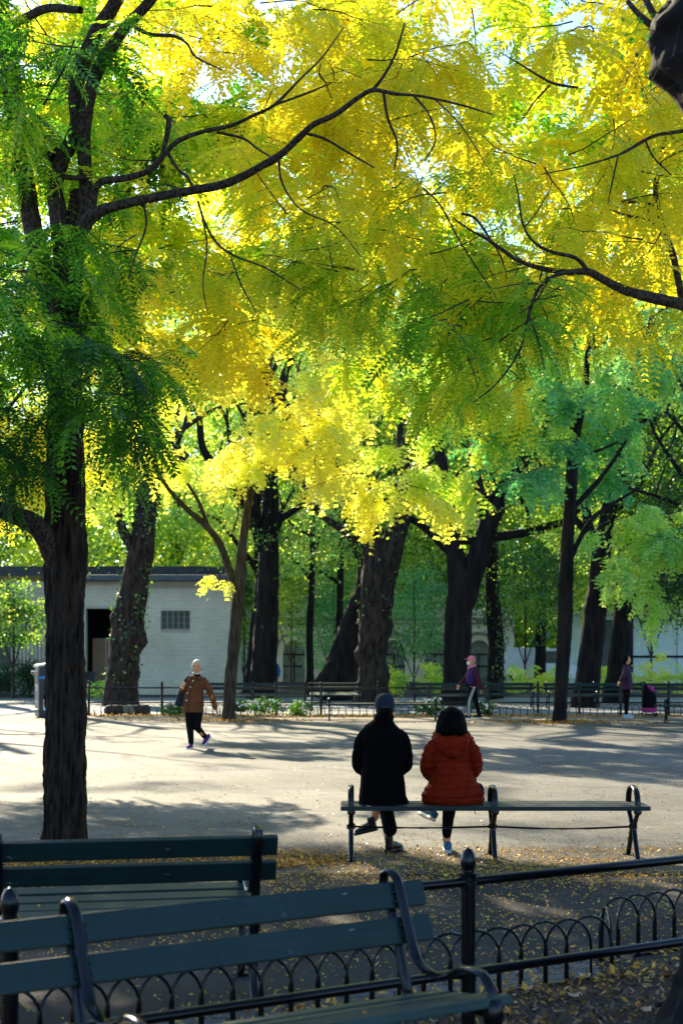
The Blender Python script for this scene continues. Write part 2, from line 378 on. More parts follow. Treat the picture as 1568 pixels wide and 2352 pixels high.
m = MB(); m.box(cx, .19, cz, ww, .02, wh); m.build('pane', M_GLASS, win, smooth=False)
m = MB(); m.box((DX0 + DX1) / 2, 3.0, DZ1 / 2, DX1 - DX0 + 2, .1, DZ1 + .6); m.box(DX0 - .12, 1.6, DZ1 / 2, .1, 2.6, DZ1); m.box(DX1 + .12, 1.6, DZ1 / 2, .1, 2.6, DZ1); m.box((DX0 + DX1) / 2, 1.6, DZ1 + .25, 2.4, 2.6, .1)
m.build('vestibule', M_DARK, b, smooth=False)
m = MB(); m.box(DX0 + .42, 1.2, 1.22, .72, .06, 2.44); m.box(DX0 + .26, 1.165, 1.9, .30, .012, .9); dr = m.build('door', M_DOORIN, b, smooth=False)
m = MB(); m.box(DX0 + .66, 1.15, 1.3, .03, .03, 2.3); m.box(DX0 + .9, 1.1, 1.95, .22, .02, .42); m.build('notice', M_WHITE, dr, smooth=False)
m = MB(); wbox(m, -.04, DX0 + .0, 0, DZ1, -.06, -.003); wbox(m, -.04, DX1 + .1, DZ1, DZ1 + .12, -.05, -.003); m.build('door_frame', M_CREAM, b, smooth=False)
# ribbed wing on the left
wg = thing('ribbed_building', 'cream building wing with vertical ribs and tall dark windows behind the litter bin', 'building', (x0, BD, 0))
XA, XB = GX(32, BD) - x0, GX(112, BD) - x0
m = MB(); m.box((XA - .012) / 2 , .45, TOPZ / 2, -XA - .01, .5, TOPZ); m.box(XB / 2 - .02, .15, TOPZ / 2, -XB - .05, .32, TOPZ)
m.build('wall', M_CREAM, wg, smooth=False)
m = MB(); n = 9
for k in range(n): m.tube([(XA + (XB - XA) * (k + .5) / n, .19, .4), (XA + (XB - XA) * (k + .5) / n, .19, 3.75)], (XB - XA) / n * .47, 10)
m.build('rib', M_CREAM, wg)
m = MB(); m.box(XA - 4, .5, TOPZ / 2, 7.9, .4, TOPZ); m.build('window', M_GLASS, wg, smooth=False)
m = MB()
for k in range(5): m.box(XA - .1 - k * 1.9, .27, TOPZ / 2, .16, .08, TOPZ)
for z in (1.0, 3.9): m.box(XA - 4, .262, z, 7.8, .07, .28)
m.build('mullion', M_CREAM, wg, smooth=False)

# church-like stone building with round arches, far behind
CD = 92.0
c0 = GX(470, CD); c1 = GX(1180, CD)
ch = thing('stone_building', 'buff stone building with round-arched windows seen between the trunks', 'building', (c0, CD, 0))
AX = [GX(p, CD) - c0 for p in (560, 675, 790, 905, 1000, 1100)]
AW = .72; ASP = 1.66 + (1507 - 1500) / F * CD; HT = 13.0
m = MB(); prev = 0.0
for ax in AX:
    wbox(m, prev, ax - AW, 0, HT, 0, .6)
    # masonry above the arch: strip of boxes following the round head
    n = 12
    for k in range(n):
        t0 = math.pi * k / n; t1 = math.pi * (k + 1) / n
        xa, xb = ax - AW * math.cos(t0), ax - AW * math.cos(t1); za, zb = ASP + AW * 1.15 * math.sin(t0), ASP + AW * 1.15 * math.sin(t1)
        m.add([(xa, 0, za), (xb, 0, zb), (xb, 0, HT), (xa, 0, HT), (xa, .6, za), (xb, .6, zb), (xb, .6, HT), (xa, .6, HT)], [(0, 1, 2, 3), (7, 6, 5, 4), (4, 5, 1, 0)])
    prev = ax + AW
wbox(m, prev, c1 - c0, 0, HT, 0, .6)
m.build('wall', M_CHURCH, ch, smooth=False)
for ax in AX:
    m = MB(); pts = [(ax - 1.18, -.02, ASP - .1)] + [(ax - 1.18 * math.cos(math.pi * k / 16), -.02, ASP + 1.3 * math.sin(math.pi * k / 16)) for k in range(17)] + [(ax + 1.18, -.02, ASP - .1)]
    m.tube(pts, .10, 6); m.build('arch_moulding', M_TRIMST, ch)
    m = MB(); m.box(ax, .45, (ASP + AW * 1.15) / 2, 2 * AW, .04, ASP + AW * 1.2); w = m.build('window', M_CHGLASS, ch, smooth=False)
    m = MB(); m.box(ax, .40, ASP / 2, .09, .05, ASP); m.box(ax, .39, 1.0, 2 * AW, .05, .1); m.box(ax, .39, ASP - .1, 2 * AW, .05, .1)
    m.build('frame', M_DARK, w, smooth=False)
m = MB(); m.box((c1 - c0) / 2, -.08, ASP + 2.2, c1 - c0, .16, .16); m.box((c1 - c0) / 2, -.05, ASP + 1.9, c1 - c0, .1, .08); m.build('string_course', M_TRIMST, ch, smooth=False)
m = MB(); m.box((c1 - c0) / 2, 4, HT + .2, c1 - c0 + .6, 9, .4); m.build('roof', M_COPING, ch, smooth=False)

# pale blue hoarding / street-front and a white van across the street on the right
SD = 84.0
s0 = GX(1300, SD)
sf = thing('street_pavilion', 'pale blue panelled pavilion with dark shutters behind the shrubs on the right', 'building', (s0, SD, 0))
SW = GX(2000, SD) - s0
m = MB(); m.box(SW / 2, .3, 2.1, SW, .6, 4.2); m.build('wall', M_PALEBLUE, sf, smooth=False)
m = MB()
for k in range(12): m.box(.1 + SW * k / 11, -.04, 2.1, .16, .08, 4.2)
m.box(SW / 2, -.05, 4.25, SW + .4, .5, .2); m.build('trim', M_WHITE, sf, smooth=False)
for px in (1385, 1432, 1610):
    m = MB(); xx = GX(px, SD) - s0
    m.box(xx, -.05, 2.1, 1.1, .06, 3.4)
    for k in range(14): m.box(xx, -.09, .55 + k * .23, 1.1, .04, .10)
    m.build('shutter', M_COPING, sf, smooth=False)
m = MB(); m.box(GX(1500, SD) - s0, -.06, 1.62, 3.6, .05, .14); m.build('rail', M_DARK, sf, smooth=False)
VD = 76.0
v = thing('delivery_van', 'white delivery van parked beyond the shrubs between the dark trunks', 'van', (GX(1222, VD), VD, 0))
m = MB(); m.add([(-2.2, -.95, .45), (2.3, -.95, .45), (2.3, -.95, 1.1), (1.75, -.95, 1.25), (1.2, -.95, 2.05), (-2.2, -.95, 2.15), (-2.2, .95, .45), (2.3, .95, .45), (2.3, .95, 1.1), (1.75, .95, 1.25), (1.2, .95, 2.05), (-2.2, .95, 2.15)],
    [(0, 1, 2, 3, 4, 5), (11, 10, 9, 8, 7, 6), (1, 7, 8, 2), (2, 8, 9, 3), (3, 9, 10, 4), (4, 10, 11, 5), (5, 11, 6, 0), (0, 6, 7, 1)])
m.build('body', M_WHITE, v, smooth=False, bevel=.06)
m = MB(); m.add([(1.12, -.96, 1.92), (1.62, -.96, 1.28), (.6, -.96, 1.28), (.6, -.96, 1.92)], [(0, 1, 2, 3)]); m.build('side_window', M_GLASS, v, smooth=False)
for sx in (-1.4, 1.5):
    m = MB(); m.tube([(sx, -.99, .34), (sx, -.72, .34)], .34, 18); w = m.build('wheel', M_DARK, v); m = MB(); m.tube([(sx, -1.0, .34), (sx, -.97, .34)], .19, 12); m.build('rim', M_FRAME, w)

# ================================================================== TREES
def quads_mesh(name, V, tint, mat, parent):
    """V (n,4,3) world points -> one mesh of n loose quads with a per-face tint"""
    n = len(V); me = bpy.data.meshes.new(name)
    me.vertices.add(n * 4); me.vertices.foreach_set('co', np.ascontiguousarray(V, dtype=np.float32).ravel())
    me.loops.add(n * 4); me.loops.foreach_set('vertex_index', np.arange(n * 4, dtype=np.int32))
    me.polygons.add(n); me.polygons.foreach_set('loop_start', np.arange(0, n * 4, 4, dtype=np.int32))
    at = me.attributes.new('tint', 'FLOAT', 'FACE'); at.data.foreach_set('value', np.clip(tint, 0, 1).astype(np.float32))
    me.materials.append(mat); me.update(calc_edges=True)
    o = bpy.data.objects.new(name, me); link(o, parent); return o

SHX = math.sin(R(SUN_AZ)) / math.tan(R(SUN_EL)); SHY = math.cos(R(SUN_AZ)) / math.tan(R(SUN_EL))
def gap_keep(P, strength=0.97):
    """crown gaps: which leaf points stay. Leaves are cut out along the sun line to shape lit patches on the plaza"""
    gx = P[:, 0] - P[:, 2] * SHX; gy = P[:, 1] - P[:, 2] * SHY
    # share of light wanted on the ground there
    want = np.interp(gy, [9, 11, 12.5, 14.5, 17, 22, 30, 35, 37.5, 40, 44, 53], [.0, .0, .20, .40, .58, .68, .66, .50, .46, .5, .66, .66])
    want = np.where(gx < -3.2, want + .08, want)
    n = vnoise(np.stack([gx / 1.9, gy / 0.8, np.zeros_like(gx)], 1), 1.0, 5) * .72 + vnoise(np.stack([gx / .8, gy / .7, np.zeros_like(gx)], 1), 1.0, 9) * .28
    open_ = n < (0.5 + (want - 0.5) * 0.70)
    outside = (gy < 8.5) | (gy > 53) | (np.abs(gx) > gy * .245 + 1.2)
    return outside | ~open_ | (rng.random(len(P)) > strength)

def tubes_mesh(name, paths, mat, parent, nseg=10, step=0.15, rough=0.06, ns=0.25, smooth=True, bumps=None, furrow=0.0):
    """paths: lists of (x,y,z,r); one continuous bark mesh out of all limbs"""
    vs = []; fs = []; base = 0
    for path in paths:
        C = catmull(path, step); P = C[:, :3]; r = np.maximum(C[:, 3], 0.0015); n = len(P)
        T = np.gradient(P, axis=0); T /= np.linalg.norm(T, axis=1, keepdims=True) + 1e-9
        ref = np.array([1.0, 0, 0]) if abs(T[0, 0]) < 0.8 else np.array([0, 1.0, 0])
        A = np.zeros_like(P); a = ref
        for i in range(n):
            a = a - T[i] * a.dot(T[i]); a = a / (np.linalg.norm(a) + 1e-9); A[i] = a
        B = np.cross(T, A); th = np.linspace(0, 2 * np.pi, nseg, endpoint=False)
        ring = A[:, None, :] * np.cos(th)[None, :, None] + B[:, None, :] * np.sin(th)[None, :, None]
        Q = P[:, None, :] + ring * r[:, None, None]
        fl = Q.reshape(-1, 3); nz = vnoise(fl, ns, 3) - .5
        d = nz * 2 * rough
        if furrow:
            s = np.array([1, 1, 0.16]); k = 1 - np.abs(2 * vnoise(fl * s, 0.045, 21) - 1); k2 = 1 - np.abs(2 * vnoise(fl * s * [1, 1, 1.6], 0.022, 22) - 1)
            d = d + furrow * ((k - .5) + .5 * (k2 - .5))
        if bumps:
            for (bx, by, bz, br, amp) in bumps:
                dd = np.linalg.norm(fl - np.array([bx, by, bz]), axis=1) / br
                d = d + np.where(dd < 1, amp * (1 - dd ** 2) ** 2 * (0.6 + 0.8 * vnoise(fl, br * .22, 31)), 0)
        Q = (fl + ring.reshape(-1, 3) * (d * np.repeat(r, nseg))[:, None])
        vs.append(Q)
        i = np.arange(n - 1)[:, None] * nseg; k = np.arange(nseg)[None, :]; k1 = (k + 1) % nseg
        f = np.stack([i + k, i + k1, i + nseg + k1, i + nseg + k], -1).reshape(-1, 4) + base
        fs.append(f); base += n * nseg
    V = np.vstack(vs); Fq = np.vstack(fs); me = bpy.data.meshes.new(name)
    me.from_pydata(V.tolist(), [], Fq.tolist()); me.materials.append(mat); me.update()
    if smooth: me.polygons.foreach_set('use_smooth', [True] * len(me.polygons))
    o = bpy.data.objects.new(name, me); link(o, parent); return o

def ppath(pts, D0, D1=None):
    """(px, py, width px) picture path -> world path with radii; distance runs from D0 to D1"""
    D1 = D0 if D1 is None else D1; out = []; n = len(pts)
    for i, (px, py, w) in enumerate(pts):
        D = D0 + (D1 - D0) * i / max(1, n - 1); out.append(W(px, py, D) + (w / 2 * D / F,))
    return out

# ---- compound (pinnate) leaves
def frond(npair, L=.235, ll=.038, lw=.0135, droop=.35, seed=0, fold=.25):
    g = np.random.default_rng(seed); q = []
    for i in range(npair):
        t = (i + .7) / npair; p = np.array([L * t * (1 - .12 * droop * t), 0, -droop * L * t * t])
        for s in (-1, 1):
            l = ll * (0.75 + .35 * math.sin(math.pi * min(1, t * .95))) * g.uniform(.85, 1.1)
            d = np.array([.42 + .25 * t, s * .9, -fold + g.uniform(-.12, .12)]); d /= np.linalg.norm(d)
            w = np.array([.9, -s * .35, g.uniform(-.3, .3)]); w /= np.linalg.norm(w)
            a = p + d * l * .42 + w * lw * .5; bb = p + d * l * .42 - w * lw * .5
            q.append([p, a, p + d * l, bb])
    return np.array(q)
def frond_set(npair, n=4, **k): return [frond(npair, droop=dr, seed=i, **k) for i, dr in enumerate(np.linspace(.15, .9, n))]
FR_NEAR = frond_set(10, L=.28, ll=.053, lw=.024); FR_MID = frond_set(6, L=.32, ll=.068, lw=.052); FR_FAR = frond_set(4, L=.27, ll=.075, lw=.062)

def place_fronds(fr, P, D, S, tint, jit=.05):
    """copies of the leaf templates at P pointing along D, scaled S"""
    n = len(P); X = D / (np.linalg.norm(D, axis=1, keepdims=True) + 1e-9)
    up = np.tile(np.array([0, 0, 1.0]), (n, 1)) + rng.normal(0, .28, (n, 3)); Y = np.cross(up, X); Y /= np.linalg.norm(Y, axis=1, keepdims=True) + 1e-9
    Z = np.cross(X, Y); M = np.stack([X, Y, Z], 1) * S[:, None, None]; pick = rng.integers(0, len(fr), n); out = []; tt = []
    for k, T in enumerate(fr):
        s = pick == k
        if not s.any(): continue
        V = np.einsum('qvi,nij->nqvj', T, M[s]) + P[s][:, None, None, :]
        out.append(V.reshape(-1, 4, 3)); tt.append(np.repeat(tint[s], len(T)))
    V = np.concatenate(out); t = np.concatenate(tt); return V, t + rng.normal(0, jit, len(t))

def prisms(A, B, ra, rb):
    """thin three-sided sticks between points A and B -> quads (n*3,4,3)"""
    T = B - A; T /= np.linalg.norm(T, axis=1, keepdims=True) + 1e-9
    ref = np.where(np.abs(T[:, 2:3]) > .8, np.array([[1.0, 0, 0]]), np.array([[0, 0, 1.0]])); U = np.cross(T, ref); U /= np.linalg.norm(U, axis=1, keepdims=True) + 1e-9
    V = np.cross(T, U); out = []
    d = [U * math.cos(a) + V * math.sin(a) for a in (0, 2.094, 4.189)]
    ra = np.asarray(ra).reshape(-1, 1) * np.ones((len(A), 1)); rb = np.asarray(rb).reshape(-1, 1) * np.ones((len(A), 1))
    for k in range(3): out.append(np.stack([A + d[k] * ra, A + d[(k + 1) % 3] * ra, B + d[(k + 1) % 3] * rb, B + d[k] * rb], 1))
    return np.concatenate(out)

def grow(starts, dirs, length, seg=.14, wob=.35, droop=.03):
    """crooked secondary branches; returns (nb, ns, 3) points"""
    n = len(starts); ns = max(3, int(length / seg)); P = np.zeros((n, ns, 3)); P[:, 0] = starts; d = dirs / (np.linalg.norm(dirs, axis=1, keepdims=True) + 1e-9)
    for i in range(1, ns):
        d = d + rng.normal(0, wob, (n, 3)) * [1, 1, .6] * .55; d[:, 2] -= droop; d /= np.linalg.norm(d, axis=1, keepdims=True)
        P[:, i] = P[:, i - 1] + d * seg
    return P

def foliage(starts, dirs, blen, fr, fscale, tint0, spray=(8, .42), tint_j=.17, gap=False, every=1, twig_r=.004, hang=.25, sag=.03):
    """branches -> sprays of twigs -> leaves. returns leaf quads, tints, stick quads"""
    B = grow(starts, dirs, blen, droop=sag); nb, ns, _ = B.shape
    sticks = []
    for i in range(ns - 1): sticks.append(prisms(B[:, i], B[:, i + 1], twig_r * 2.2 * (1 - .7 * i / ns), twig_r * 2.2 * (1 - .7 * (i + 1) / ns)))
    idx = np.arange(1, ns, every); root = B[:, idx].reshape(-1, 3); tang = (B[:, idx] - B[:, idx - 1]).reshape(-1, 3); tang /= np.linalg.norm(tang, axis=1, keepdims=True)
    t0 = np.repeat(tint0, len(idx)) + rng.normal(0, tint_j * .6, len(root))
    side = np.cross(tang, rng.normal(0, 1, (len(root), 3)) * [.4, .4, 1]); side /= np.linalg.norm(side, axis=1, keepdims=True)
    sd = tang * .5 + side * .9; sd[:, 2] -= hang; sd /= np.linalg.norm(sd, axis=1, keepdims=True)
    nf, sl = spray; L = sl * rng.uniform(.6, 1.15, len(root)); end = root + sd * L[:, None]; end[:, 2] -= .12 * L
    sticks.append(prisms(root, end, twig_r, twig_r * .4))
    u = (np.arange(nf) + .6) / nf; P = root[:, None] + (end - root)[:, None] * u[None, :, None]
    lat = np.cross(sd, np.array([0, 0, 1.0])); lat /= np.linalg.norm(lat, axis=1, keepdims=True) + 1e-9
    sg = np.where(np.arange(nf) % 2, 1.0, -1.0)[None, :, None]
    D = sd[:, None] * .75 + lat[:, None] * sg * .85 + rng.normal(0, .25, (len(root), nf, 3)); D[..., 2] -= hang
    P = P.reshape(-1, 3); D = D.reshape(-1, 3); t = np.repeat(t0, nf) + rng.normal(0, tint_j * .4, len(P))
    if gap:
        k = gap_keep(P); P, D, t = P[k], D[k], t[k]
    V, tt = place_fronds(fr, P, D, fscale * rng.uniform(.6, 1.35, len(P)), t)
    return V, tt, np.concatenate(sticks)

def region(n, px, py, D, zmin=None, clump=0, cl_r=1.0):
    """random points in a piece of the air, given by where it shows and how far it is"""
    m_ = n * 2 if clump else n
    a = np.stack([rng.uniform(*px, m_), rng.uniform(*py, m_), rng.uniform(*D, m_)], 1)
    P = np.stack([(a[:, 0] - 784) * a[:, 2] / F, a[:, 2], EYE - (a[:, 1] - HZ) * a[:, 2] / F], 1)
    if clump: P = P[np.argsort(-vnoise(P * [1, 1, 1.5], cl_r, 81) + rng.uniform(0, .25, m_))[:n]]
    return P
def rdirs(n, out=None, flat=.25):
    d = rng.normal(0, 1, (n, 3)) * [1, 1, flat]
    if out is not None: d = d + np.array(out)
    return d

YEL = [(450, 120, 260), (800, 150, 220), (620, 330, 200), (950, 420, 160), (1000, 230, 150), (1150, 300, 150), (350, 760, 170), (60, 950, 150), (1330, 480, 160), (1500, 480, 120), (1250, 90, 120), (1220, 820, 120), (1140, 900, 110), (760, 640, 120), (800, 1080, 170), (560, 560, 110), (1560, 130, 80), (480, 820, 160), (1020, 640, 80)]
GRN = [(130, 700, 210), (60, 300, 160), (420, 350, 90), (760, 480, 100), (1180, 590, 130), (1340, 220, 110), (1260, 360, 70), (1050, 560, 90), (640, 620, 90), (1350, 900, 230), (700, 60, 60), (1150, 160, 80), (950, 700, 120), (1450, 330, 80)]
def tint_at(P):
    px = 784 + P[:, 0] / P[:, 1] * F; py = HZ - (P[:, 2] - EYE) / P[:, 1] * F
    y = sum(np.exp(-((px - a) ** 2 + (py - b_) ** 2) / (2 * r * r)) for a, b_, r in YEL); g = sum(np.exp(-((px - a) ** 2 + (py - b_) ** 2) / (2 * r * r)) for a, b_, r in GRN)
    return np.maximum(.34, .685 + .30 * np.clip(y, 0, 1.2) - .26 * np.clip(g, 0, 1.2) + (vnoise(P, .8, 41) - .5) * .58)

def crown_parts(root, leafs, mat, sticks=None):
    V = np.concatenate([l[0] for l in leafs]); t = np.concatenate([l[1] for l in leafs])
    quads_mesh('crown', V, t, mat, root)
    S = [l[2] for l in leafs if l[2] is not None]
    if S:
        S = np.concatenate(S); quads_mesh('twigs', S, np.zeros(len(S)), TWIG, root)

# ---------------------------------------------------------------- T1: the big trunk on the left
T1D = 12.2
T1 = thing('honey_locust', 'large dark-trunked honey locust on the left, its long bough reaching over the plaza', 'tree', (GX(148, T1D), T1D, 0))
def rel(paths, root):
    o = np.array(root.location); return [[(p[0] - o[0], p[1] - o[1], p[2] - o[2], p[3]) for p in path] for path in paths]
def relq(l, root):
    o = np.array(root.location); return (l[0] - o, l[1], None if l[2] is None else l[2] - o)
main = [(148, 1990, 118), (148, 1965, 104), (149, 1930, 92), (149, 1800, 84), (150, 1600, 79), (149, 1400, 78), (150, 1270, 86), (149, 1180, 80), (150, 1050, 74), (152, 930, 70), (150, 820, 64), (152, 700, 58), (160, 600, 52), (175, 510, 46), (185, 440, 40)]
t1b = [ppath(main, T1D)]
t1s = [
 ppath([(135, 1330, 40), (118, 1270, 46), (100, 1230, 48), (75, 1202, 46), (35, 1184, 42), (-10, 1168, 38), (-80, 1140, 34), (-160, 1080, 26), (-220, 980, 16)], T1D, 11.5),
 ppath([(148, 850, 50), (128, 740, 48), (104, 640, 46), (75, 520, 44), (55, 400, 44), (38, 280, 46), (25, 160, 44), (8, 60, 38), (-2, -60, 34), (-14, -200, 26)], T1D, 12.7),
 ppath([(150, 660, 46), (138, 520, 44), (127, 435, 40), (140, 370, 38), (165, 320, 36), (178, 275, 34), (172, 215, 32), (190, 150, 36), (215, 85, 34), (268, 0, 32), (310, -90, 26), (330, -200, 18)], T1D, 12.0),
 ppath([(180, 540, 40), (196, 470, 34), (195, 380, 32), (192, 300, 34), (205, 220, 32), (230, 150, 30), (290, 60, 26), (345, 0, 24), (420, -110, 18)], T1D, 11.8),
 ppath([(70, 325, 22), (95, 345, 20), (125, 365, 24)], 12.3, 12.1), ppath([(128, 345, 12), (124, 325, 9), (112, 318, 7)], 12.1),
 ppath([(140, 405, 14), (175, 408, 13), (200, 405, 14)], 12.0),
 # long bough
 ppath([(190, 520, 40), (210, 497, 32), (240, 480, 25), (300, 464, 21), (420, 440, 20), (500, 426, 19), (550, 408, 18), (600, 381, 17), (640, 358, 16), (690, 312, 15), (720, 285, 14), (770, 262, 13), (830, 218, 11), (860, 206, 10), (910, 215, 8), (960, 219, 6), (1050, 238, 5), (1130, 262, 3)], 12.1, 10.6),
 ppath([(855, 207, 8), (880, 175, 7), (905, 130, 6), (920, 85, 5), (930, 50, 3)], 11.0, 10.8),
 ppath([(700, 305, 7), (745, 318, 6), (800, 350, 5), (860, 385, 3)], 11.2, 11.5), ppath([(880, 210, 7), (890, 270, 6), (912, 330, 5), (905, 390, 3)], 11.0, 11.2),
 ppath([(950, 219, 6), (985, 262, 5), (1000, 320, 4), (975, 370, 3)], 10.8, 10.5), ppath([(1000, 228, 4), (1060, 290, 3), (1130, 400, 2)], 10.7, 10.2),
 # upper bough
 ppath([(208, 500, 26), (213, 470, 20), (218, 438, 18), (235, 416, 16), (290, 408, 15), (340, 392, 14), (366, 366, 13), (385, 345, 12), (410, 322, 11), (470, 300, 10), (530, 288, 9), (580, 265, 8), (630, 240, 7), (690, 180, 5), (740, 130, 4), (790, 60, 2)], 12.0, 11.6),
 ppath([(372, 358, 9), (382, 315, 12), (388, 275, 14), (378, 262, 9)], 12.0), ppath([(385, 350, 8), (410, 390, 7), (430, 405, 7), (444, 432, 5)], 11.9, 11.6),
 ppath([(500, 303, 7), (560, 318, 6), (590, 340, 5), (632, 366, 3)], 11.8, 11.3), ppath([(630, 240, 6), (700, 215, 5), (760, 190, 3)], 11.6, 11.2),
 # hanging twigs under the bough
 ppath([(455, 462, 5), (470, 510, 6), (500, 560, 6), (545, 590, 5), (610, 615, 4), (690, 665, 3)], 11.7, 11.2), ppath([(458, 470, 4), (475, 560, 4), (466, 650, 3), (478, 720, 2)], 11.7, 11.4),
 ppath([(640, 362, 6), (648, 420, 5), (690, 480, 4), (770, 520, 3), (830, 590, 2)], 11.4, 11.0), ppath([(530, 590, 4), (552, 650, 4), (590, 720, 2)], 11.4, 11.2),
 ppath([(310, 62, 9), (345, 78, 9), (400, 82, 8), (430, 100, 6), (450, 130, 5), (510, 160, 3)], 11.8, 11.3), ppath([(20, 60, 20), (55, 42, 20), (110, 18, 20), (185, 22, 17)], 12.5, 11.9),
 ppath([(330, 465, 5), (335, 520, 5), (310, 590, 4), (295, 640, 3)], 11.9, 11.6), ppath([(100, 240, 5), (150, 150, 4), (170, 90, 3)], 12, 11.6),
]
tubes_mesh('trunk', rel(t1b, T1), BARK, T1, nseg=120, step=.028, rough=.05, ns=.22, furrow=.34)
tubes_mesh('limbs', rel(t1s, T1), BARK_SM, T1, nseg=12, step=.05, rough=.10, ns=.07)
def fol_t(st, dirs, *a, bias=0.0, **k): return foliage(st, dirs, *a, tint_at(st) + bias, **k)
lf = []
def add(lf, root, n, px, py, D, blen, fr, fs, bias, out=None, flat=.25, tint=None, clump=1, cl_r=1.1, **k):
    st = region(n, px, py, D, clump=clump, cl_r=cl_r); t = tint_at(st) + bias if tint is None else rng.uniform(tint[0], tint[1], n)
    lf.append(relq(foliage(st, rdirs(n, out, flat), blen, fr, fs, t, **k), root))
# dark green drooping mass around the trunk
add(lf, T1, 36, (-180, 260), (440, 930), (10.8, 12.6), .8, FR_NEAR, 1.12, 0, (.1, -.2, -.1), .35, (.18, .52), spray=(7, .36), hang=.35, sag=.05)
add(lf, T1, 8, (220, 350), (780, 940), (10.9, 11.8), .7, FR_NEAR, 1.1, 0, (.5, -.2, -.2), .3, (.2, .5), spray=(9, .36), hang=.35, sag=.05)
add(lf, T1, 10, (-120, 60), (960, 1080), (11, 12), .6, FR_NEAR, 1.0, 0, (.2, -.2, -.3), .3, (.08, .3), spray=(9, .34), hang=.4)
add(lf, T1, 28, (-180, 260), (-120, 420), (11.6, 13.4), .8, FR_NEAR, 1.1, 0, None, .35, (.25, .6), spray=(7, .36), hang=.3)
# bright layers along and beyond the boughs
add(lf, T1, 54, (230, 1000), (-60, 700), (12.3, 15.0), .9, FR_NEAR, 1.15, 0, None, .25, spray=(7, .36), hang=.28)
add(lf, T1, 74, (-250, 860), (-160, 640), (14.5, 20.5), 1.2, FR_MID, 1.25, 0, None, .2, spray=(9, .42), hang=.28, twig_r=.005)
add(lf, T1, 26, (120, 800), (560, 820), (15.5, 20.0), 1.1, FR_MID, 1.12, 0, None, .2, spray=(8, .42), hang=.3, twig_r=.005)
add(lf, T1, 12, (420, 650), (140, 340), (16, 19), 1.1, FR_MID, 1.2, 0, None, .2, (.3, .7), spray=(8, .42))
crown_parts(T1, lf, LEAF)

# ---------------------------------------------------------------- T2: locust just outside the frame on the right, bough reaching in
T2D = 13.2
T2 = thing('honey_locust', 'honey locust at the right edge with a dark bough of yellow leaves sweeping into view', 'tree', (GX(1860, T2D), T2D, 0))
t2m = [ppath([(1860, 1950, 110), (1858, 1920, 92), (1856, 1700, 82), (1860, 1400, 78), (1856, 1100, 74), (1840, 900, 70), (1815, 700, 56), (1800, 400, 44), (1780, 100, 30), (1760, -200, 16)], T2D)]
t2s = [ppath([(1845, 860, 44), (1760, 760, 36), (1660, 718, 32), (1568, 698, 27), (1500, 684, 25), (1440, 668, 21), (1400, 650, 19), (1350, 624, 17), (1300, 625, 14), (1240, 615, 12), (1190, 598, 10), (1160, 578, 9), (1120, 550, 7), (1080, 528, 5), (1040, 500, 3)], T2D, 11.8),
 ppath([(1350, 622, 11), (1322, 592, 9), (1260, 576, 8), (1220, 550, 6), (1200, 512, 5), (1190, 450, 4), (1180, 400, 2)], 12.3, 11.8), ppath([(1205, 520, 4), (1230, 490, 3), (1260, 440, 2)], 11.9),
 ppath([(1325, 622, 10), (1270, 634, 9), (1235, 665, 8), (1212, 730, 7), (1195, 800, 6), (1165, 850, 5), (1130, 890, 4), (1085, 925, 2)], 12.2, 11.4), ppath([(1212, 720, 5), (1235, 780, 4), (1250, 850, 2)], 11.9, 11.7), ppath([(1262, 640, 4), (1230, 690, 4), (1195, 720, 3)], 12, 11.8),
 ppath([(1640, 285, 10), (1568, 300, 9), (1500, 312, 8), (1440, 345, 7), (1400, 362, 5), (1330, 382, 4), (1240, 400, 2)], 13, 12), ppath([(1480, 318, 5), (1500, 360, 4), (1540, 400, 3)], 12.8, 12.6), ppath([(1420, 352, 4), (1405, 420, 4), (1395, 470, 2)], 12.5),
 ppath([(1600, 820, 20), (1565, 680, 17), (1545, 585, 16), (1520, 520, 15), (1505, 440, 13), (1515, 370, 10), (1530, 300, 6)], 14.5), ppath([(1510, 470, 7), (1440, 462, 6), (1390, 458, 4), (1330, 470, 2)], 14.5, 14.0), ppath([(1535, 545, 10), (1490, 505, 8), (1440, 495, 6), (1400, 480, 3)], 14.5, 14.2),
 ppath([(1325, 200, 6), (1275, 192, 6), (1240, 175, 5), (1200, 150, 4), (1150, 120, 2)], 12.5, 12), ppath([(1262, 195, 5), (1225, 235, 4), (1200, 275, 2)], 12.4),
 ppath([(1060, 490, 6), (1090, 500, 6), (1120, 540, 5), (1150, 590, 4), (1165, 640, 2)], 12, 12.3), ppath([(970, 430, 4), (1010, 470, 4), (1060, 560, 4), (1150, 700, 2)], 12.2, 12.4)]
tubes_mesh('trunk', rel(t2m, T2), BARK, T2, nseg=36, step=.06, rough=.05, furrow=.14)
tubes_mesh('limbs', rel(t2s, T2), BARK_SM, T2, nseg=12, step=.05, rough=.10, ns=.07)
lf = []
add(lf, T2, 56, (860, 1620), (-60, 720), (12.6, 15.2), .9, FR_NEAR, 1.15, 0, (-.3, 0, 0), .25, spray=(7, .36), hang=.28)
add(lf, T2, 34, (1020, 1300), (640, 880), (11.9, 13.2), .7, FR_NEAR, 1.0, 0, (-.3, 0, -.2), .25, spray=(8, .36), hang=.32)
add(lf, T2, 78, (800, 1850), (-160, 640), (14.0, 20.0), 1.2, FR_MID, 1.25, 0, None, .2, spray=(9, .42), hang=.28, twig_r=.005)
crown_parts(T2, lf, LEAF)

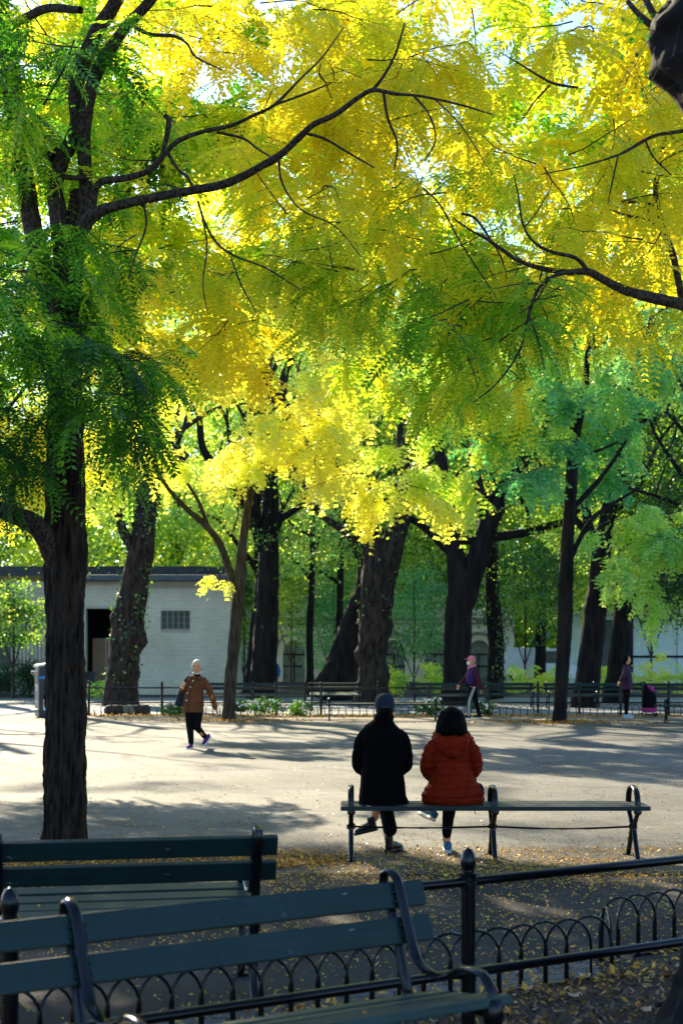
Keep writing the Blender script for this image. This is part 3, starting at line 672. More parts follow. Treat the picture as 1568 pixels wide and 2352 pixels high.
# ---------------------------------------------------------------- neighbour behind T1 on the left, added to shade its trunk, partly in view
T3 = thing('honey_locust', 'leafy locust added beyond the left edge of the picture, its green crown put there to shade the big trunk', 'tree', (-8.2, 24.0, 0))
tubes_mesh('trunk', [[(0, 0, -.1, .3), (0, 0, .4, .21), (.05, 0, 3, .19), (.1, .1, 6, .16), (.3, 0, 8, .12), (.9, 0, 10, .06), (1.2, .1, 11.5, .02)], [(.05, 0, 5, .1), (.9, -.5, 7, .08), (1.7, -1, 8.5, .04)], [(.05, 0, 5.5, .1), (-1, .4, 7.5, .08), (-2, .5, 9, .03)]], BARK, T3, nseg=20, step=.12, furrow=.12)
lf = []
st = np.stack([rng.normal(-7.4, 1.3, 190), rng.normal(23, 1.2, 190), rng.uniform(6.2, 11.5, 190)], 1)
lf.append(relq(foliage(st, rdirs(190), 1.1, FR_FAR, 1.0, rng.uniform(.3, .85, 190), spray=(9, .42), twig_r=.005), T3)); add(lf, T3, 16, (-140, 105), (850, 1120), (20, 23), 1.0, FR_MID, 1.3, 0, None, .2, (.85, 1.0), spray=(8, .42)); crown_parts(T3, lf, LEAF)

# ---------------------------------------------------------------- burled trunk at the right edge, close by
RD = 5.95
RT = thing('burled_tree', 'dark rough trunk at the right edge with a big round burl high up', 'tree', (GX(1760, RD), RD, 0))
rp = [ppath([(1748, 2480, 600), (1752, 2400, 480), (1760, 2300, 400), (1768, 2200, 370), (1775, 1900, 340), (1780, 1500, 325), (1782, 1100, 315), (1780, 700, 315), (1774, 400, 335), (1764, 100, 350), (1750, -300, 330), (1740, -900, 300), (1745, -1700, 230), (1750, -2600, 120)], RD)]
bc = W(1602, 95, RD); o = np.array(RT.location)
tubes_mesh('trunk', rel(rp, RT), BARK_D, RT, nseg=96, step=.03, rough=.05, ns=.25, furrow=.15, bumps=[(bc[0] - o[0], bc[1] - o[1] - .02, bc[2] - o[2], .34, .52)])
lf = []
n = 500; pxy = np.stack([rng.uniform(1400, 1560, n), np.zeros(n), rng.uniform(5.55, 6.1, n)], 1); pxy[:, 1] = rng.uniform(20, 240, n)
P = np.stack([(pxy[:, 0] - 784) * pxy[:, 2] / F, pxy[:, 2], EYE - (pxy[:, 1] - HZ) * pxy[:, 2] / F], 1); kp = rng.random(n) < np.clip((pxy[:, 0] - 1390) / 120, .08, 1) * .35 * (pxy[:, 0] < 1500); P = P[kp]
iv = np.array([[[0, 0, 0], [.012, .011, 0], [.028, 0, -.004], [.012, -.011, 0]]])
Vq, tq = place_fronds([iv], P, rng.normal(0, 1, P.shape) + [-.5, 0, -.6], rng.uniform(.6, 1.1, len(P)), rng.uniform(.0, .3, len(P)))
stt = region(26, (1400, 1570), (20, 240), (5.7, 6.1)); enn = stt + rng.normal(0, .09, stt.shape) + [.12, 0, .03]
quads_mesh('ivy', Vq - o, tq, LEAF, RT)
tubes_mesh('ivy_stems', rel([ppath([(1440, 0, 12), (1460, 25, 14), (1500, 60, 20), (1560, 90, 26)], 6.1), ppath([(1470, -30, 16), (1500, 30, 18), (1540, 80, 22)], 6.15)] + [[tuple(a) + (.0016,), tuple((a + b_) / 2 + [0, 0, .01]) + (.0014,), tuple(b_) + (.0012,)] for a, b_ in zip(stt, enn)], RT), TWIG, RT, nseg=6, step=.03)
lf = []; st = np.stack([rng.normal(2.2, 2.0, 90), rng.normal(7.5, 2.2, 90), rng.uniform(7.6, 11, 90)], 1)
lf.append(relq(foliage(st, rdirs(90), 1.1, FR_FAR, 1.2, rng.uniform(.2, .7, 90), spray=(8, .45), twig_r=.006), RT)); crown_parts(RT, lf, ELM)

# ---------------------------------------------------------------- two young locusts on the far side of the plaza
S1D, S2D = 36.4, 35.4
S1 = thing('young_locust', 'slender young locust left of centre with bright yellow sprays across the plaza', 'tree', (GX(525, S1D), S1D, 0))
s1 = [ppath([(524, 1664, 38), (525, 1650, 32), (530, 1560, 28), (540, 1450, 27), (548, 1360, 29), (556, 1260, 21), (568, 1170, 19), (585, 1080, 17), (600, 1000, 15), (612, 920, 12), (620, 840, 9), (640, 760, 6)], S1D),
 ppath([(548, 1370, 22), (530, 1320, 19), (505, 1250, 16), (470, 1205, 15), (430, 1170, 12), (385, 1120, 9), (350, 1060, 5)], S1D), ppath([(480, 1215, 10), (455, 1150, 8), (430, 1110, 6)], S1D),
 ppath([(575, 1120, 10), (560, 1040, 8), (575, 960, 8), (580, 880, 6), (560, 800, 4)], S1D), ppath([(595, 1030, 9), (660, 980, 8), (690, 930, 7), (680, 880, 6), (690, 820, 4)], S1D), ppath([(600, 1000, 8), (720, 985, 8), (750, 930, 7), (770, 870, 4)], S1D, 35)]
tubes_mesh('trunk', rel(s1, S1), BARK_G, S1, nseg=16, step=.10, rough=.08, ns=.2, furrow=.1)
lf = []
for n_, px_, py_, bi, D_ in ((17, (530, 830), (930, 1080), .0, (34, 36)), (11, (820, 1080), (1010, 1120), -.08, (33.5, 35.5)), (10, (370, 560), (780, 890), .0, (34.5, 37)), (14, (640, 960), (800, 920), -.02, (34, 37)), (13, (190, 420), (890, 1110), -.10, (35, 38)), (9, (430, 720), (680, 790), .0, (35, 38)), (8, (980, 1140), (900, 1000), -.12, (34, 36))):
    add(lf, S1, n_, px_, py_, D_, 1.5, FR_FAR, 1.35, bi, (.1, 0, -.1), .15, spray=(9, .6), hang=.45, twig_r=.006, tint_j=.10)
add(lf, S1, 3, (490, 520), (1318, 1330), (35.9, 36.2), .5, FR_FAR, 1.1, 0, None, .15, (.95, 1.0), spray=(6, .4), hang=.5)
crown_parts(S1, lf, PALE)
S2 = thing('young_locust', 'slender young locust right of centre with leaves tinted blue-green for skylit shade, behind the seated couple', 'tree', (GX(1285, S2D), S2D, 0))
s2 = [ppath([(1284, 1668, 40), (1285, 1652, 33), (1290, 1560, 30), (1297, 1420, 34), (1300, 1300, 32), (1307, 1180, 28), (1314, 1080, 28), (1320, 1010, 24), (1342, 900, 16), (1350, 800, 12), (1360, 700, 7)], S2D),
 ppath([(1318, 1030, 16), (1298, 950, 13), (1285, 880, 11), (1275, 800, 8), (1270, 720, 5)], S2D), ppath([(1302, 1300, 14), (1330, 1240, 12), (1362, 1190, 11), (1410, 1155, 8), (1470, 1120, 4)], S2D), ppath([(1312, 1170, 14), (1360, 1120, 12), (1400, 1070, 9), (1440, 1010, 5)], S2D), ppath([(1320, 1050, 10), (1360, 1040, 8), (1420, 1015, 4)], S2D), ppath([(1300, 960, 8), (1265, 930, 7), (1220, 905, 4)], S2D)]
tubes_mesh('trunk', rel(s2, S2), BARK_D, S2, nseg=16, step=.10, rough=.08, ns=.2, furrow=.1)
lf = []
for n_, px_, py_, tt in ((9, (1060, 1260), (900, 1040), (.2, .7)), (10, (1330, 1600), (830, 1000), (.25, .8)), (10, (1080, 1600), (710, 850), (.3, .9)), (6, (1200, 1330), (1040, 1110), (.3, .8)), (18, (1380, 1600), (1150, 1330), (.75, 1.2)), (6, (1250, 1340), (860, 960), (.6, 1.1))):
    add(lf, S2, n_, px_, py_, (33.5, 37.5), 1.5, FR_FAR, 1.35, 0, None, .15, tt, spray=(9, .6), hang=.4, twig_r=.006)
crown_parts(S2, lf, TEAL)

# ---------------------------------------------------------------- old elms beyond the railing
def cloud(ells, n, per, size, t0, tj, gap=True, sig=.45, up=.5, seed_t=50, keep_low=None):
    """leaf clumps inside a set of ellipsoids (x,y,z,rx,ry,rz,weight)"""
    w = np.array([e[6] for e in ells], float); w /= w.sum(); pick = rng.choice(len(ells), n, p=w); E = np.array([e[:6] for e in ells])[pick]
    d = rng.normal(0, 1, (n, 3)); d /= np.linalg.norm(d, axis=1, keepdims=True); r = rng.random(n) ** .42
    C = E[:, :3] + d * r[:, None] * E[:, 3:6]
    if gap: C = C[gap_keep(C, .97)]
    n = len(C); t = t0 + rng.normal(0, tj, n) + (vnoise(C, 1.6, seed_t) - .5) * .5
    P = C[:, None] + rng.normal(0, 1, (n, per, 3)) * sig * np.array([1, 1, .55]); P = P.reshape(-1, 3); t = np.repeat(t, per) + rng.normal(0, .07, n * per)
    if gap:
        k = gap_keep(P, .985); P, t = P[k], t[k]
    m_ = len(P); N = rng.normal(0, 1, (m_, 3)) + [0, 0, up]; N /= np.linalg.norm(N, axis=1, keepdims=True); A = np.cross(N, rng.normal(0, 1, (m_, 3))); A /= np.linalg.norm(A, axis=1, keepdims=True); Bv = np.cross(N, A)
    s = (size * rng.uniform(.7, 1.3, m_))[:, None]
    V = np.stack([P - A * s * .5, P + Bv * s * .30 - A * s * .05, P + A * s * .5 - N * s * .12, P - Bv * s * .30 - A * s * .05], 1)
    return V, t, None
def ivy_on(paths, n, size, t0, tj, z0=0, z1=99):
    """leaves hugging a trunk"""
    C = np.vstack([catmull(p, .15) for p in paths]); C = C[(C[:, 2] > z0) & (C[:, 2] < z1)]; i = rng.integers(0, len(C), n); a = rng.uniform(0, 2 * np.pi, n)
    k = vnoise(np.stack([np.cos(a), np.sin(a), C[i, 2] * .8], 1), .7, 61) > .42; i, a = i[k], a[k]; n = len(i); r = C[i, 3] * 1.02 + np.abs(rng.normal(0, .10, n))
    P = C[i, :3] + np.stack([np.cos(a) * r, np.sin(a) * r, rng.normal(0, .1, n)], 1); N = np.stack([np.cos(a), np.sin(a), rng.uniform(.1, .7, n)], 1) + rng.normal(0, .35, (n, 3)); N /= np.linalg.norm(N, axis=1, keepdims=True)
    A = np.cross(N, rng.normal(0, 1, (n, 3))); A /= np.linalg.norm(A, axis=1, keepdims=True); Bv = np.cross(N, A); s = (size * rng.uniform(.6, 1.3, n))[:, None]
    return np.stack([P - A * s * .5, P + Bv * s * .4, P + A * s * .5, P - Bv * s * .4], 1), t0 + rng.normal(0, tj, n), None

def elm(label, D, base, paths, top, ivy=None, bark=BARK_D, dx=0, n=250, per=80, size=.125, t0=.5, low=True, bumps=None, seg=22, name='elm_tree', rx=4.6, mat=None, extra=(), gap=True):
    root = thing(name, label, 'tree', (GX(base, D), D, 0)); wp = [ppath(p, D) for p in paths]
    oo = np.array(root.location); g = np.random.default_rng(int(abs(base) * 7 + D)); m0 = catmull(wp[0], .3); m0 = m0[m0[:, 2] > 4.5]
    for k in range(7 if len(m0) > 4 else 0):
        q = m0[min(len(m0) - 1, int(len(m0) * (k + .5) / 7.5))]; sg = 1 if k % 2 else -1; px_, py_, pz_, pr_ = q; pr_ = min(pr_ * .55, .22); pts = [(px_, py_, pz_, pr_)]; ang = g.uniform(.5, 1.05); hd = sg * g.uniform(.5, 1.0); yy = g.uniform(-.5, .3)
        for j in range(5):
            st_ = g.uniform(.8, 1.3); px_ += hd * math.sin(ang) * st_ + g.normal(0, .12); py_ += yy * st_ * .6; pz_ += math.cos(ang) * st_ + g.normal(0, .1); ang = max(.2, min(1.35, ang + g.normal(0, .22))); pr_ *= .72; pts.append((px_, py_, pz_, pr_))
            if j in (1, 2): tw = [(px_, py_, pz_, pr_ * .6), (px_ - hd * .4, py_, pz_ + .8, pr_ * .42), (px_ - hd * .5 + g.normal(0, .3), py_, pz_ + 1.7, pr_ * .2)]; wp.append(tw)
        wp.append(pts)
    tubes_mesh('trunk', rel(wp, root), bark, root, nseg=seg, step=.14, rough=.07, ns=.5, furrow=.10, bumps=[(W(a, b_, D)[0] - oo[0], W(a, b_, D)[1] - oo[1] - r_ * .3, W(a, b_, D)[2], r_, am) for a, b_, r_, am in bumps] if bumps else None)
    X = GX(base, D) + dx
    ells = [(X, D + 1.6, top * .63, rx, 3.2, top * .37, 1.0)] + list(extra)
    if low: ells.append((X, D + 2.6, 6.6, rx * .95, 1.6, 2.3, .32))
    crown_parts(root, [relq(cloud(ells, n, per, size, t0, .12, gap=gap), root)], mat or ELM)
    if ivy:
        V, t, _ = ivy_on(wp, ivy[0], ivy[1], ivy[2], .2, ivy[3], ivy[4]); quads_mesh('ivy', V - oo, t, ELM, root)
    return root
elm('broad gnarled burled elm trunk standing in front of the white brick building', 47.0, 278, [[(277, 1634, 100), (278, 1618, 84), (280, 1560, 72), (290, 1480, 70), (300, 1400, 66), (318, 1300, 60), (330, 1230, 54), (336, 1150, 46), (350, 1080, 38), (360, 980, 30), (365, 860, 20)], [(332, 1240, 34), (300, 1160, 28), (270, 1080, 20), (240, 980, 12)], [(336, 1160, 30), (380, 1100, 24), (430, 1040, 16)]], 22, (1500, .11, .3, .6, 6.5), BARK_B, 0, t0=0.72,
    bumps=[(322, 1470, .5, .45), (280, 1470, .55, .3), (300, 1545, .5, .25), (262, 1420, .4, .3)])
elm('tall straight dark elm trunk with a leaning left limb, right of the white building', 54.0, 610, [[(602, 1606, 78), (603, 1590, 68), (608, 1500, 57), (614, 1380, 50), (618, 1240, 42), (620, 1120, 36), (602, 1000, 30), (600, 850, 24), (610, 700, 16)], [(600, 1250, 30), (582, 1190, 26), (555, 1145, 24), (520, 1100, 22), (490, 1065, 20), (466, 1030, 18), (458, 970, 15), (455, 900, 10)]], 23.5, (700, .11, .35, 2.6, 9), t0=0.68)
elm('greyer elm trunk half hidden behind the tall straight dark one', 58.0, 585, [[(582, 1600, 54), (586, 1560, 46), (594, 1450, 40), (602, 1350, 34), (596, 1220, 28), (588, 1050, 22), (585, 880, 14)]], 23.5, None, t0=0.70, n=180, mat=TEAL)
elm('thin upright trunk left of the leaning trunk, in front of the arched stone building', 60.0, 712, [[(712, 1596, 20), (712, 1540, 17), (711, 1450, 16), (717, 1300, 14), (718, 1150, 12), (722, 980, 9)]], 20.5, (900, .14, .6, 3.8, 9), n=150, seg=12, rx=3)
elm('thin dark trunk rising from behind the leaning trunk', 63.0, 778, [[(776, 1592, 24), (777, 1520, 19), (780, 1400, 16), (783, 1250, 14), (786, 1100, 11), (790, 950, 8)]], 21.5, (900, .14, .6, 4, 9), n=150, seg=12, rx=3)
elm('thick dark trunk leaning sharply to the right behind the big ivy-clad elm', 53.0, 775, [[(752, 1612, 110), (768, 1575, 92), (785, 1530, 76), (802, 1470, 66), (822, 1410, 58), (842, 1340, 48), (850, 1200, 36), (846, 1050, 26), (840, 900, 16)]], 22.5, None, t0=0.60, n=170, mat=TEAL)
elm('big ivy-clad forked elm in the centre with a swollen burled trunk', 48.0, 855, [[(854, 1622, 96), (855, 1604, 80), (856, 1540, 66), (858, 1450, 66), (864, 1380, 76), (866, 1320, 72), (856, 1260, 44), (840, 1160, 36), (826, 1095, 34), (765, 1042, 32), (700, 990, 30), (640, 922, 28), (580, 870, 24), (520, 838, 18), (450, 800, 10)], [(872, 1370, 60), (890, 1285, 58), (915, 1205, 48), (930, 1120, 38), (926, 1000, 30), (932, 880, 24), (940, 740, 14)], [(648, 930, 20), (655, 855, 18), (680, 800, 14), (690, 740, 9)], [(700, 985, 16), (740, 930, 12), (760, 860, 7)]], 22.5, (2200, .11, .38, 2.6, 9.5), BARK_B, t0=0.65,
    bumps=[(880, 1440, .6, .35), (830, 1500, .5, .35), (880, 1550, .45, .2)])
elm('massive dark elm forking low into a V, behind the walker in the pink cap', 48.0, 1052, [[(1050, 1622, 84), (1050, 1604, 72), (1050, 1500, 62), (1054, 1400, 62), (1062, 1350, 70), (1046, 1280, 42), (1040, 1220, 36), (1034, 1140, 28), (1010, 1040, 22), (990, 920, 14)], [(1070, 1370, 50), (1090, 1300, 50), (1112, 1240, 46), (1125, 1190, 44), (1160, 1120, 37), (1200, 1060, 34), (1240, 1010, 30), (1265, 960, 26), (1290, 850, 20), (1310, 740, 12)], [(1115, 1240, 24), (1080, 1240, 22), (1045, 1235, 20)], [(1125, 1235, 22), (1165, 1230, 21), (1220, 1220, 20), (1262, 1208, 18), (1300, 1195, 15), (1340, 1160, 9)], [(1120, 1200, 34), (1100, 1130, 28), (1085, 1040, 20), (1080, 940, 12)], [(1170, 1110, 12), (1210, 1170, 8), (1208, 1210, 6)]], 22.5, (350, .11, .3, 4.5, 8), t0=0.60, dx=.6)
elm('narrow ivy-wrapped dark trunk just right of the low-forking elm', 53.0, 1135, [[(1136, 1606, 44), (1136, 1590, 38), (1139, 1480, 36), (1131, 1380, 33), (1129, 1290, 30), (1120, 1180, 26), (1112, 1040, 20), (1110, 880, 12)]], 21.5, (2000, .12, .2, 0.1, 7.5), t0=0.55, n=180)
elm('dark elm leaning gently right, standing by the benches right of the young locust', 46.0, 1345, [[(1340, 1640, 78), (1342, 1622, 66), (1352, 1540, 55), (1362, 1450, 52), (1372, 1360, 47), (1378, 1290, 42), (1392, 1200, 36), (1420, 1090, 30), (1450, 960, 24), (1480, 820, 16), (1500, 700, 9)], [(1376, 1300, 26), (1350, 1200, 22), (1340, 1100, 16), (1330, 980, 10)]], 22, (350, .11, .45, 4, 8), t0=0.65)
elm('rearmost dark elm with spreading limbs beside the person in the plum jacket', 50.0, 1418, [[(1408, 1630, 66), (1411, 1610, 56), (1425, 1480, 47), (1436, 1380, 45), (1440, 1200, 46), (1445, 1050, 44), (1452, 900, 36), (1480, 800, 28), (1520, 720, 20), (1540, 620, 12)], [(1445, 1210, 30), (1490, 1160, 26), (1540, 1110, 20), (1600, 1040, 12)], [(1446, 1060, 24), (1400, 950, 22), (1370, 830, 18), (1360, 740, 12)], [(1450, 930, 20), (1500, 860, 16), (1560, 820, 10)]], 22.5, None, t0=0.52, dx=1.5)
elm('shadowy dense tree filling the right edge behind the benches', 44.0, 1640, [[(1640, 1640, 60), (1640, 1500, 46), (1630, 1300, 38), (1620, 1100, 30), (1600, 900, 20)]], 13, None, t0=0.32, n=330, dx=-.4, rx=2.6, extra=[(GX(1580, 43), 43, 4.2, 1.3, 1.5, 1.9, .35)], mat=ELM, gap=False)
elm('elm at the left edge behind the big locust trunk, over the dark shrubs', 50.0, -40, [[(-40, 1620, 60), (-40, 1500, 48), (-30, 1300, 38), (-20, 1100, 30), (0, 900, 20)]], 22.5, None, t0=0.72, n=260, dx=1.2, extra=[(GX(60, 50), 49, 4.3, 1.9, 1.4, 1.6, .25)])

elm('tall unseen elm added beyond the left edge, its crown throwing streaks of shade on the plaza', 45.0, -300, [[(-300, 1625, 70), (-300, 1500, 56), (-292, 1300, 46), (-285, 1000, 34), (-280, 700, 20)]], 23, None, t0=0.70, n=330, low=False)  # out of view, added to throw shade streaks on the plaza
elm('far unseen elm added well beyond the left edge to shade the plaza, behind the ribbed wing', 50.0, -520, [[(-520, 1625, 66), (-520, 1500, 52), (-512, 1300, 42), (-505, 1000, 30), (-500, 700, 18)]], 24, None, t0=0.70, n=330, low=False)  # second elm added outside the frame, also there to shade the plaza
elm('leafy elm rising between the big locust trunk and the burled elm, far back', 56.0, 160, [[(160, 1604, 40), (160, 1500, 34), (164, 1300, 28), (166, 1000, 22), (170, 800, 14)]], 23, None, t0=0.72, n=400, low=False)
# ---------------------------------------------------------------- wood closing the view behind everything
bk = [('pale loose-leaved tree behind the white brick building', 72, 120, 22, .74), ('yellow-green tree over the roof of the brick building', 70, 400, 22, .78), ('bright leafy tree behind the arched stone building on its left', 78, 600, 22, .72),
      ('tall green tree rising behind the central ivy elm', 80, 830, 22, .66), ('tall mid-green tree behind the low-forking elm', 76, 1060, 22, .62), ('olive tree above the white van', 74, 1240, 22, .66), ('yellowing tree above the pale pavilion', 78, 1440, 22, .70), ('green tree at the far right behind the pavilion', 76, 1680, 22, .6), ('tree at the far left beyond the ribbed wing', 74, -160, 22, .7)]
for lab, D, px, top, t0 in bk:
    X = GX(px, D); root = thing('background_tree', lab, 'tree', (X, D, 0), group='trees beyond the park buildings')
    tubes_mesh('trunk', [[(0, 0, -.1, .42), (0, 0, 1, .3), (.1, 0, 7, .24), (.2, 0, top * .6, .16), (0, 0, top * .9, .04)], [(.1, 0, 6, .16), (1.6, .3, 10, .1), (2.6, .2, 13, .03)], [(.1, 0, 7, .16), (-1.5, -.3, 11, .1), (-2.8, .1, 15, .03)]], BARK_D, root, nseg=10, step=.5, rough=.06)
    crown_parts(root, [relq(cloud([(X, D, top * .6, 4.6, 3.4, top * .40, 1), (X, D - 1, 6.5, 4.4, 2.4, 3.0, .2)], 560, 60, .24, t0, .14, gap=px < 500, sig=.7), root)], ELM)
fw = cloud([(x, 112 + 4 * (i % 2), 16 + 3 * (i % 3), 6.5, 4, 19, 1) for i, x in enumerate(range(-24, 62, 6))] + [(x, 106, 4, 4, 2, 5, .5) for x in range(-28, 50, 5)], 4600, 34, .55, .62, .2, gap=False, sig=1.3)
o = quads_mesh('far_wood', fw[0], fw[1], ELM, None); o['kind'] = 'stuff'

# ---------------------------------------------------------------- small trees and shrubs
def shrub(label, px, D, z0, z1, rx, n, size, t0, mat, name='shrub', cat='shrub', group=None, stem=True, per=45, ry=None, tj=.12, gap=False):
    X = GX(px, D); root = thing(name, label, cat, (X, D, 0), group=group)
    if stem: tubes_mesh('stem', [[(0, 0, -.05, .05), (.03, 0, (z0 + z1) / 2, .04), (0, 0, z1 * .9, .012)], [(0, 0, z0 * .6 + .05, .03), (rx * .5, -.1, (z0 + z1) / 2, .02), (rx * .8, -.1, z1 * .8, .008)], [(0, 0, z0 * .6 + .05, .03), (-rx * .5, -.1, (z0 + z1) / 2, .02), (-rx * .7, 0, z1 * .75, .008)]], BARK_SM, root, nseg=7, step=.3)
    zc = (z0 + z1) / 2
    crown_parts(root, [relq(cloud([(X, D, zc, rx, ry or rx * .8, (z1 - z0) / 2, 1)], n, per, size, t0, tj, gap=gap, sig=.22 * min(1.6, max(.35, rx))), root)], mat)
    return root
shrub('blue-green spruce-like tree between the thin trunks', 765, 72, .6, 6.2, 1.9, 120, .14, .45, TEAL, 'small_tree', 'tree')
shrub('soft green small tree right of the central elm, in front of the stone building', 950, 68, .8, 6.0, 2.2, 110, .14, .55, TEAL, 'small_tree', 'tree')
shrub('olive small tree between the narrow ivy trunk and the young locust', 1205, 66, 1.9, 7.0, 2.2, 120, .14, .40, ELM, 'small_tree', 'tree')
shrub('bright small tree with bare lower stems right of the rearmost elm', 1495, 60, 2.6, 6.2, 1.9, 90, .13, .75, ELM, 'small_tree', 'tree')
shrub('leafy small tree between the white building and the straight elm', 560, 66, 1.2, 6.5, 1.5, 110, .13, .5, ELM, 'small_tree', 'tree')
shrub('thin-leaved sapling in front of the arched window', 668, 74, 2.0, 5.4, 1.6, 60, .13, .55, ELM, 'small_tree', 'tree')
shrub('drooping maple sapling at the left edge before the ribbed wing', 30, 55, 1.9, 4.6, 1.4, 80, .13, .45, ELM, 'small_tree', 'tree')
for px, lab in ((-30, 'dark clipped shrub at the left edge'), (45, 'dark rounded shrub left of the litter bin'), (100, 'dark shrub right behind the litter bin')):
    shrub(lab, px, 56.5, 0, 1.35 + .2 * (px > 40), .95, 60, .09, .08, ELM, stem=False, per=50, tj=.05)
shrub('low green shrub at the foot of the doorway', 235, 49, 0, .75, .55, 30, .07, .3, ELM, stem=False)
for i, (px, h, lab) in enumerate([(915, 1.3, 'yellow-green shrub left of the first far bench'), (985, 1.25, 'sunny shrub behind the first far bench'), (1010, 1.1, 'low sunny shrub beside the low-forking elm'), (1185, 1.55, 'tall bright shrub right of the narrow ivy trunk'), (1230, 1.35, 'sunlit shrub left of the young locust'), (1275, 1.2, 'shrub glowing right behind the young locust'), (1390, 1.35, 'sunlit shrub between the two leaning elms'), (1475, 1.5, 'tall glowing shrub behind the shopping trolley'), (1520, 1.7, 'tallest glowing shrub near the right edge'), (1570, 1.4, 'glowing shrub cut by the right edge')]):
    shrub(lab, px, 57.0 + .4 * (i % 3), 0, h * rng.uniform(.85, 1.12), .55, 24, .11, .84, ELM, 'sunlit_shrub', group='yellow shrubs behind the far benches', per=34, tj=.08, stem=False)
M_PETAL = noisy('white_petals', (.70, .70, .62), (.85, .84, .76), 20, 0.7, bs=0)
for px, lab in ((395, 'white-flowered plant by the railing, left of the walking woman'), (608, 'largest white-flowered plant under the far railing'), (545, 'white-flowered plant beside the young locust trunk'), (690, 'small flowering plant below the railing right of centre'), (1115, 'white-flowered plant behind the walker in the pink cap'), (985, 'leafy plant at the railing behind the man in the cap')):
    D = 39.0; r = .32 if px != 608 else .5
    sh = shrub(lab, px, D, 0, .42 if px != 608 else .5, r, 16 if px != 608 else 26, .075, .25, ELM, 'flowering_plant', 'plant', 'plants along the far railing', False, 40)
    m = MB(); m.ell((0, 0, 0), (.036, .036, .03), 7, 5); f0 = None
    for k in range(10 if px != 608 else 22):
        a = rng.uniform(0, 6.28); q = rng.uniform(.2, 1); lc = (r * q * math.cos(a), r * .7 * math.sin(a) - .1, rng.uniform(.2, .5))
        if f0 is None: f0 = m.build('flower', M_PETAL, sh, loc=lc)
        else: f1 = f0.copy(); COL.objects.link(f1); f1.parent = sh; f1.location = lc

# ================================================================== BENCHES, RAILINGS
def yb(z): return -.02 + (z - .43) * .38
def frame_mesh(near):
    m = MB(); n = 10 if near else 6
    # curved strap: hook over the back, down the front of the slats, out as the arm
    arm = [(yb(.74) + .062, .745), (yb(.79) + .064, .80), (yb(.82) + .045, .832), (yb(.83) + .008, .845), (yb(.82) - .034, .825), (yb(.78) - .048, .775), (yb(.68) - .05, .68), (yb(.58) - .055, .585), (yb(.54) - .08, .532), (-.135, .505), (-.19, .503), (-.25, .522), (-.32, .552), (-.385, .562), (-.44, .557), (-.478, .525), (-.495, .485), (-.497, .46)]
    C = catmull([(0, y, z) for y, z in arm], .025 if near else .06)
    m.tube([tuple(p) for p in C], [(.021, .013)] * len(C), n)
    C = catmull([(0, yb(.77) + .045, .775), (0, yb(.6) + .04, .60), (0, yb(.48) + .04, .47), (0, .02, .42), (0, .015, .34), (0, -.02, .2), (0, .0, .09), (0, .06, .012)], .04 if near else .1)
    m.tube([tuple(p) for p in C], [(.022, .017)] * len(C), n)
    C = catmull([(0, -.497, .45), (0, -.49, .33), (0, -.455, .2), (0, -.47, .09), (0, -.53, .012)], .04 if near else .1)
    m.tube([tuple(p) for p in C], [(.02, .017)] * len(C), n)
    m.lathe((0, -.497, .345), [(.012, 0), (.03, .012), (.034, .03), (.027, .045), (.033, .06), (.037, .085), (.034, .115), (.026, .135), (.016, .142)], 14 if near else 8)
    m.lathe((0, .02, .32), [(.012, 0), (.026, .015), (.03, .05), (.022, .085), (.014, .09)], 12 if near else 8)
    m.tube([(0, .02, .40), (0, -.25, .405), (0, -.497, .43)], [(.018, .012)] * 3, n)
    m.tube([(0, .0, .20), (0, -.24, .26), (0, -.455, .20)], .011, n)
    for y in (.06, -.53): m.lathe((0, y, 0), [(.04, 0), (.04, .012), (.02, .022)], 10)
    if near:
        for z in (.772, .738, .655, .617): m.ell((.024, yb(z) - .037, z), (.008, .006, .008), 8, 5); m.ell((-.024, yb(z) - .037, z), (.008, .006, .008), 8, 5)
    return m
def slat_mesh(L, kind, near=True):
    m = MB()
    tilt = math.atan2(.38, 1)
    if kind == 'back': m.box(0, 0, 0, L, .034, .098, M=Matrix.Rotation(-tilt, 3, 'X'))
    elif kind == 'seat': m.box(0, 0, 0, L, .100, .036, M=Matrix.Rotation(-.165, 3, 'X'))
    else: m.box(0, 0, 0, L, .092, .036)
    return m
def park_bench(label, loc, rz, L, frames, near=True, mat=SLAT, group=None):
    t = thing('park_bench', label, 'bench', loc, rz, group)
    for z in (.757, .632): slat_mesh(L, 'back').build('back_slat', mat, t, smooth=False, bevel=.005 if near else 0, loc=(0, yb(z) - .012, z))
    for k in range(4): slat_mesh(L - .09, 'seat').build('seat_slat', SLAT_SKYLIT, t, smooth=False, bevel=.006 if near else 0, loc=(0, -.105 - .118 * k, .405 + .0195 * k + (.004 if k in (0, 3) else 0)))
    fm = frame_mesh(near); first = None
    for x in frames:
        if first is None: first = fm.build('frame', IRON, t, loc=(x, 0, 0))
        else:
            c = first.copy(); COL.objects.link(c); c.parent = t; c.location = (x, 0, 0)
    return t
park_bench('nearest teal-slatted park bench, facing the camera in the bottom left foreground', (-.83, 4.61, 0), R(32), 2.8, (1.28, 0, -1.28))
park_bench('park bench seen from behind at the left, below the big locust trunk', (-1.60, 6.64, 0), R(191), 2.6, (1.2, 0, -1.2))

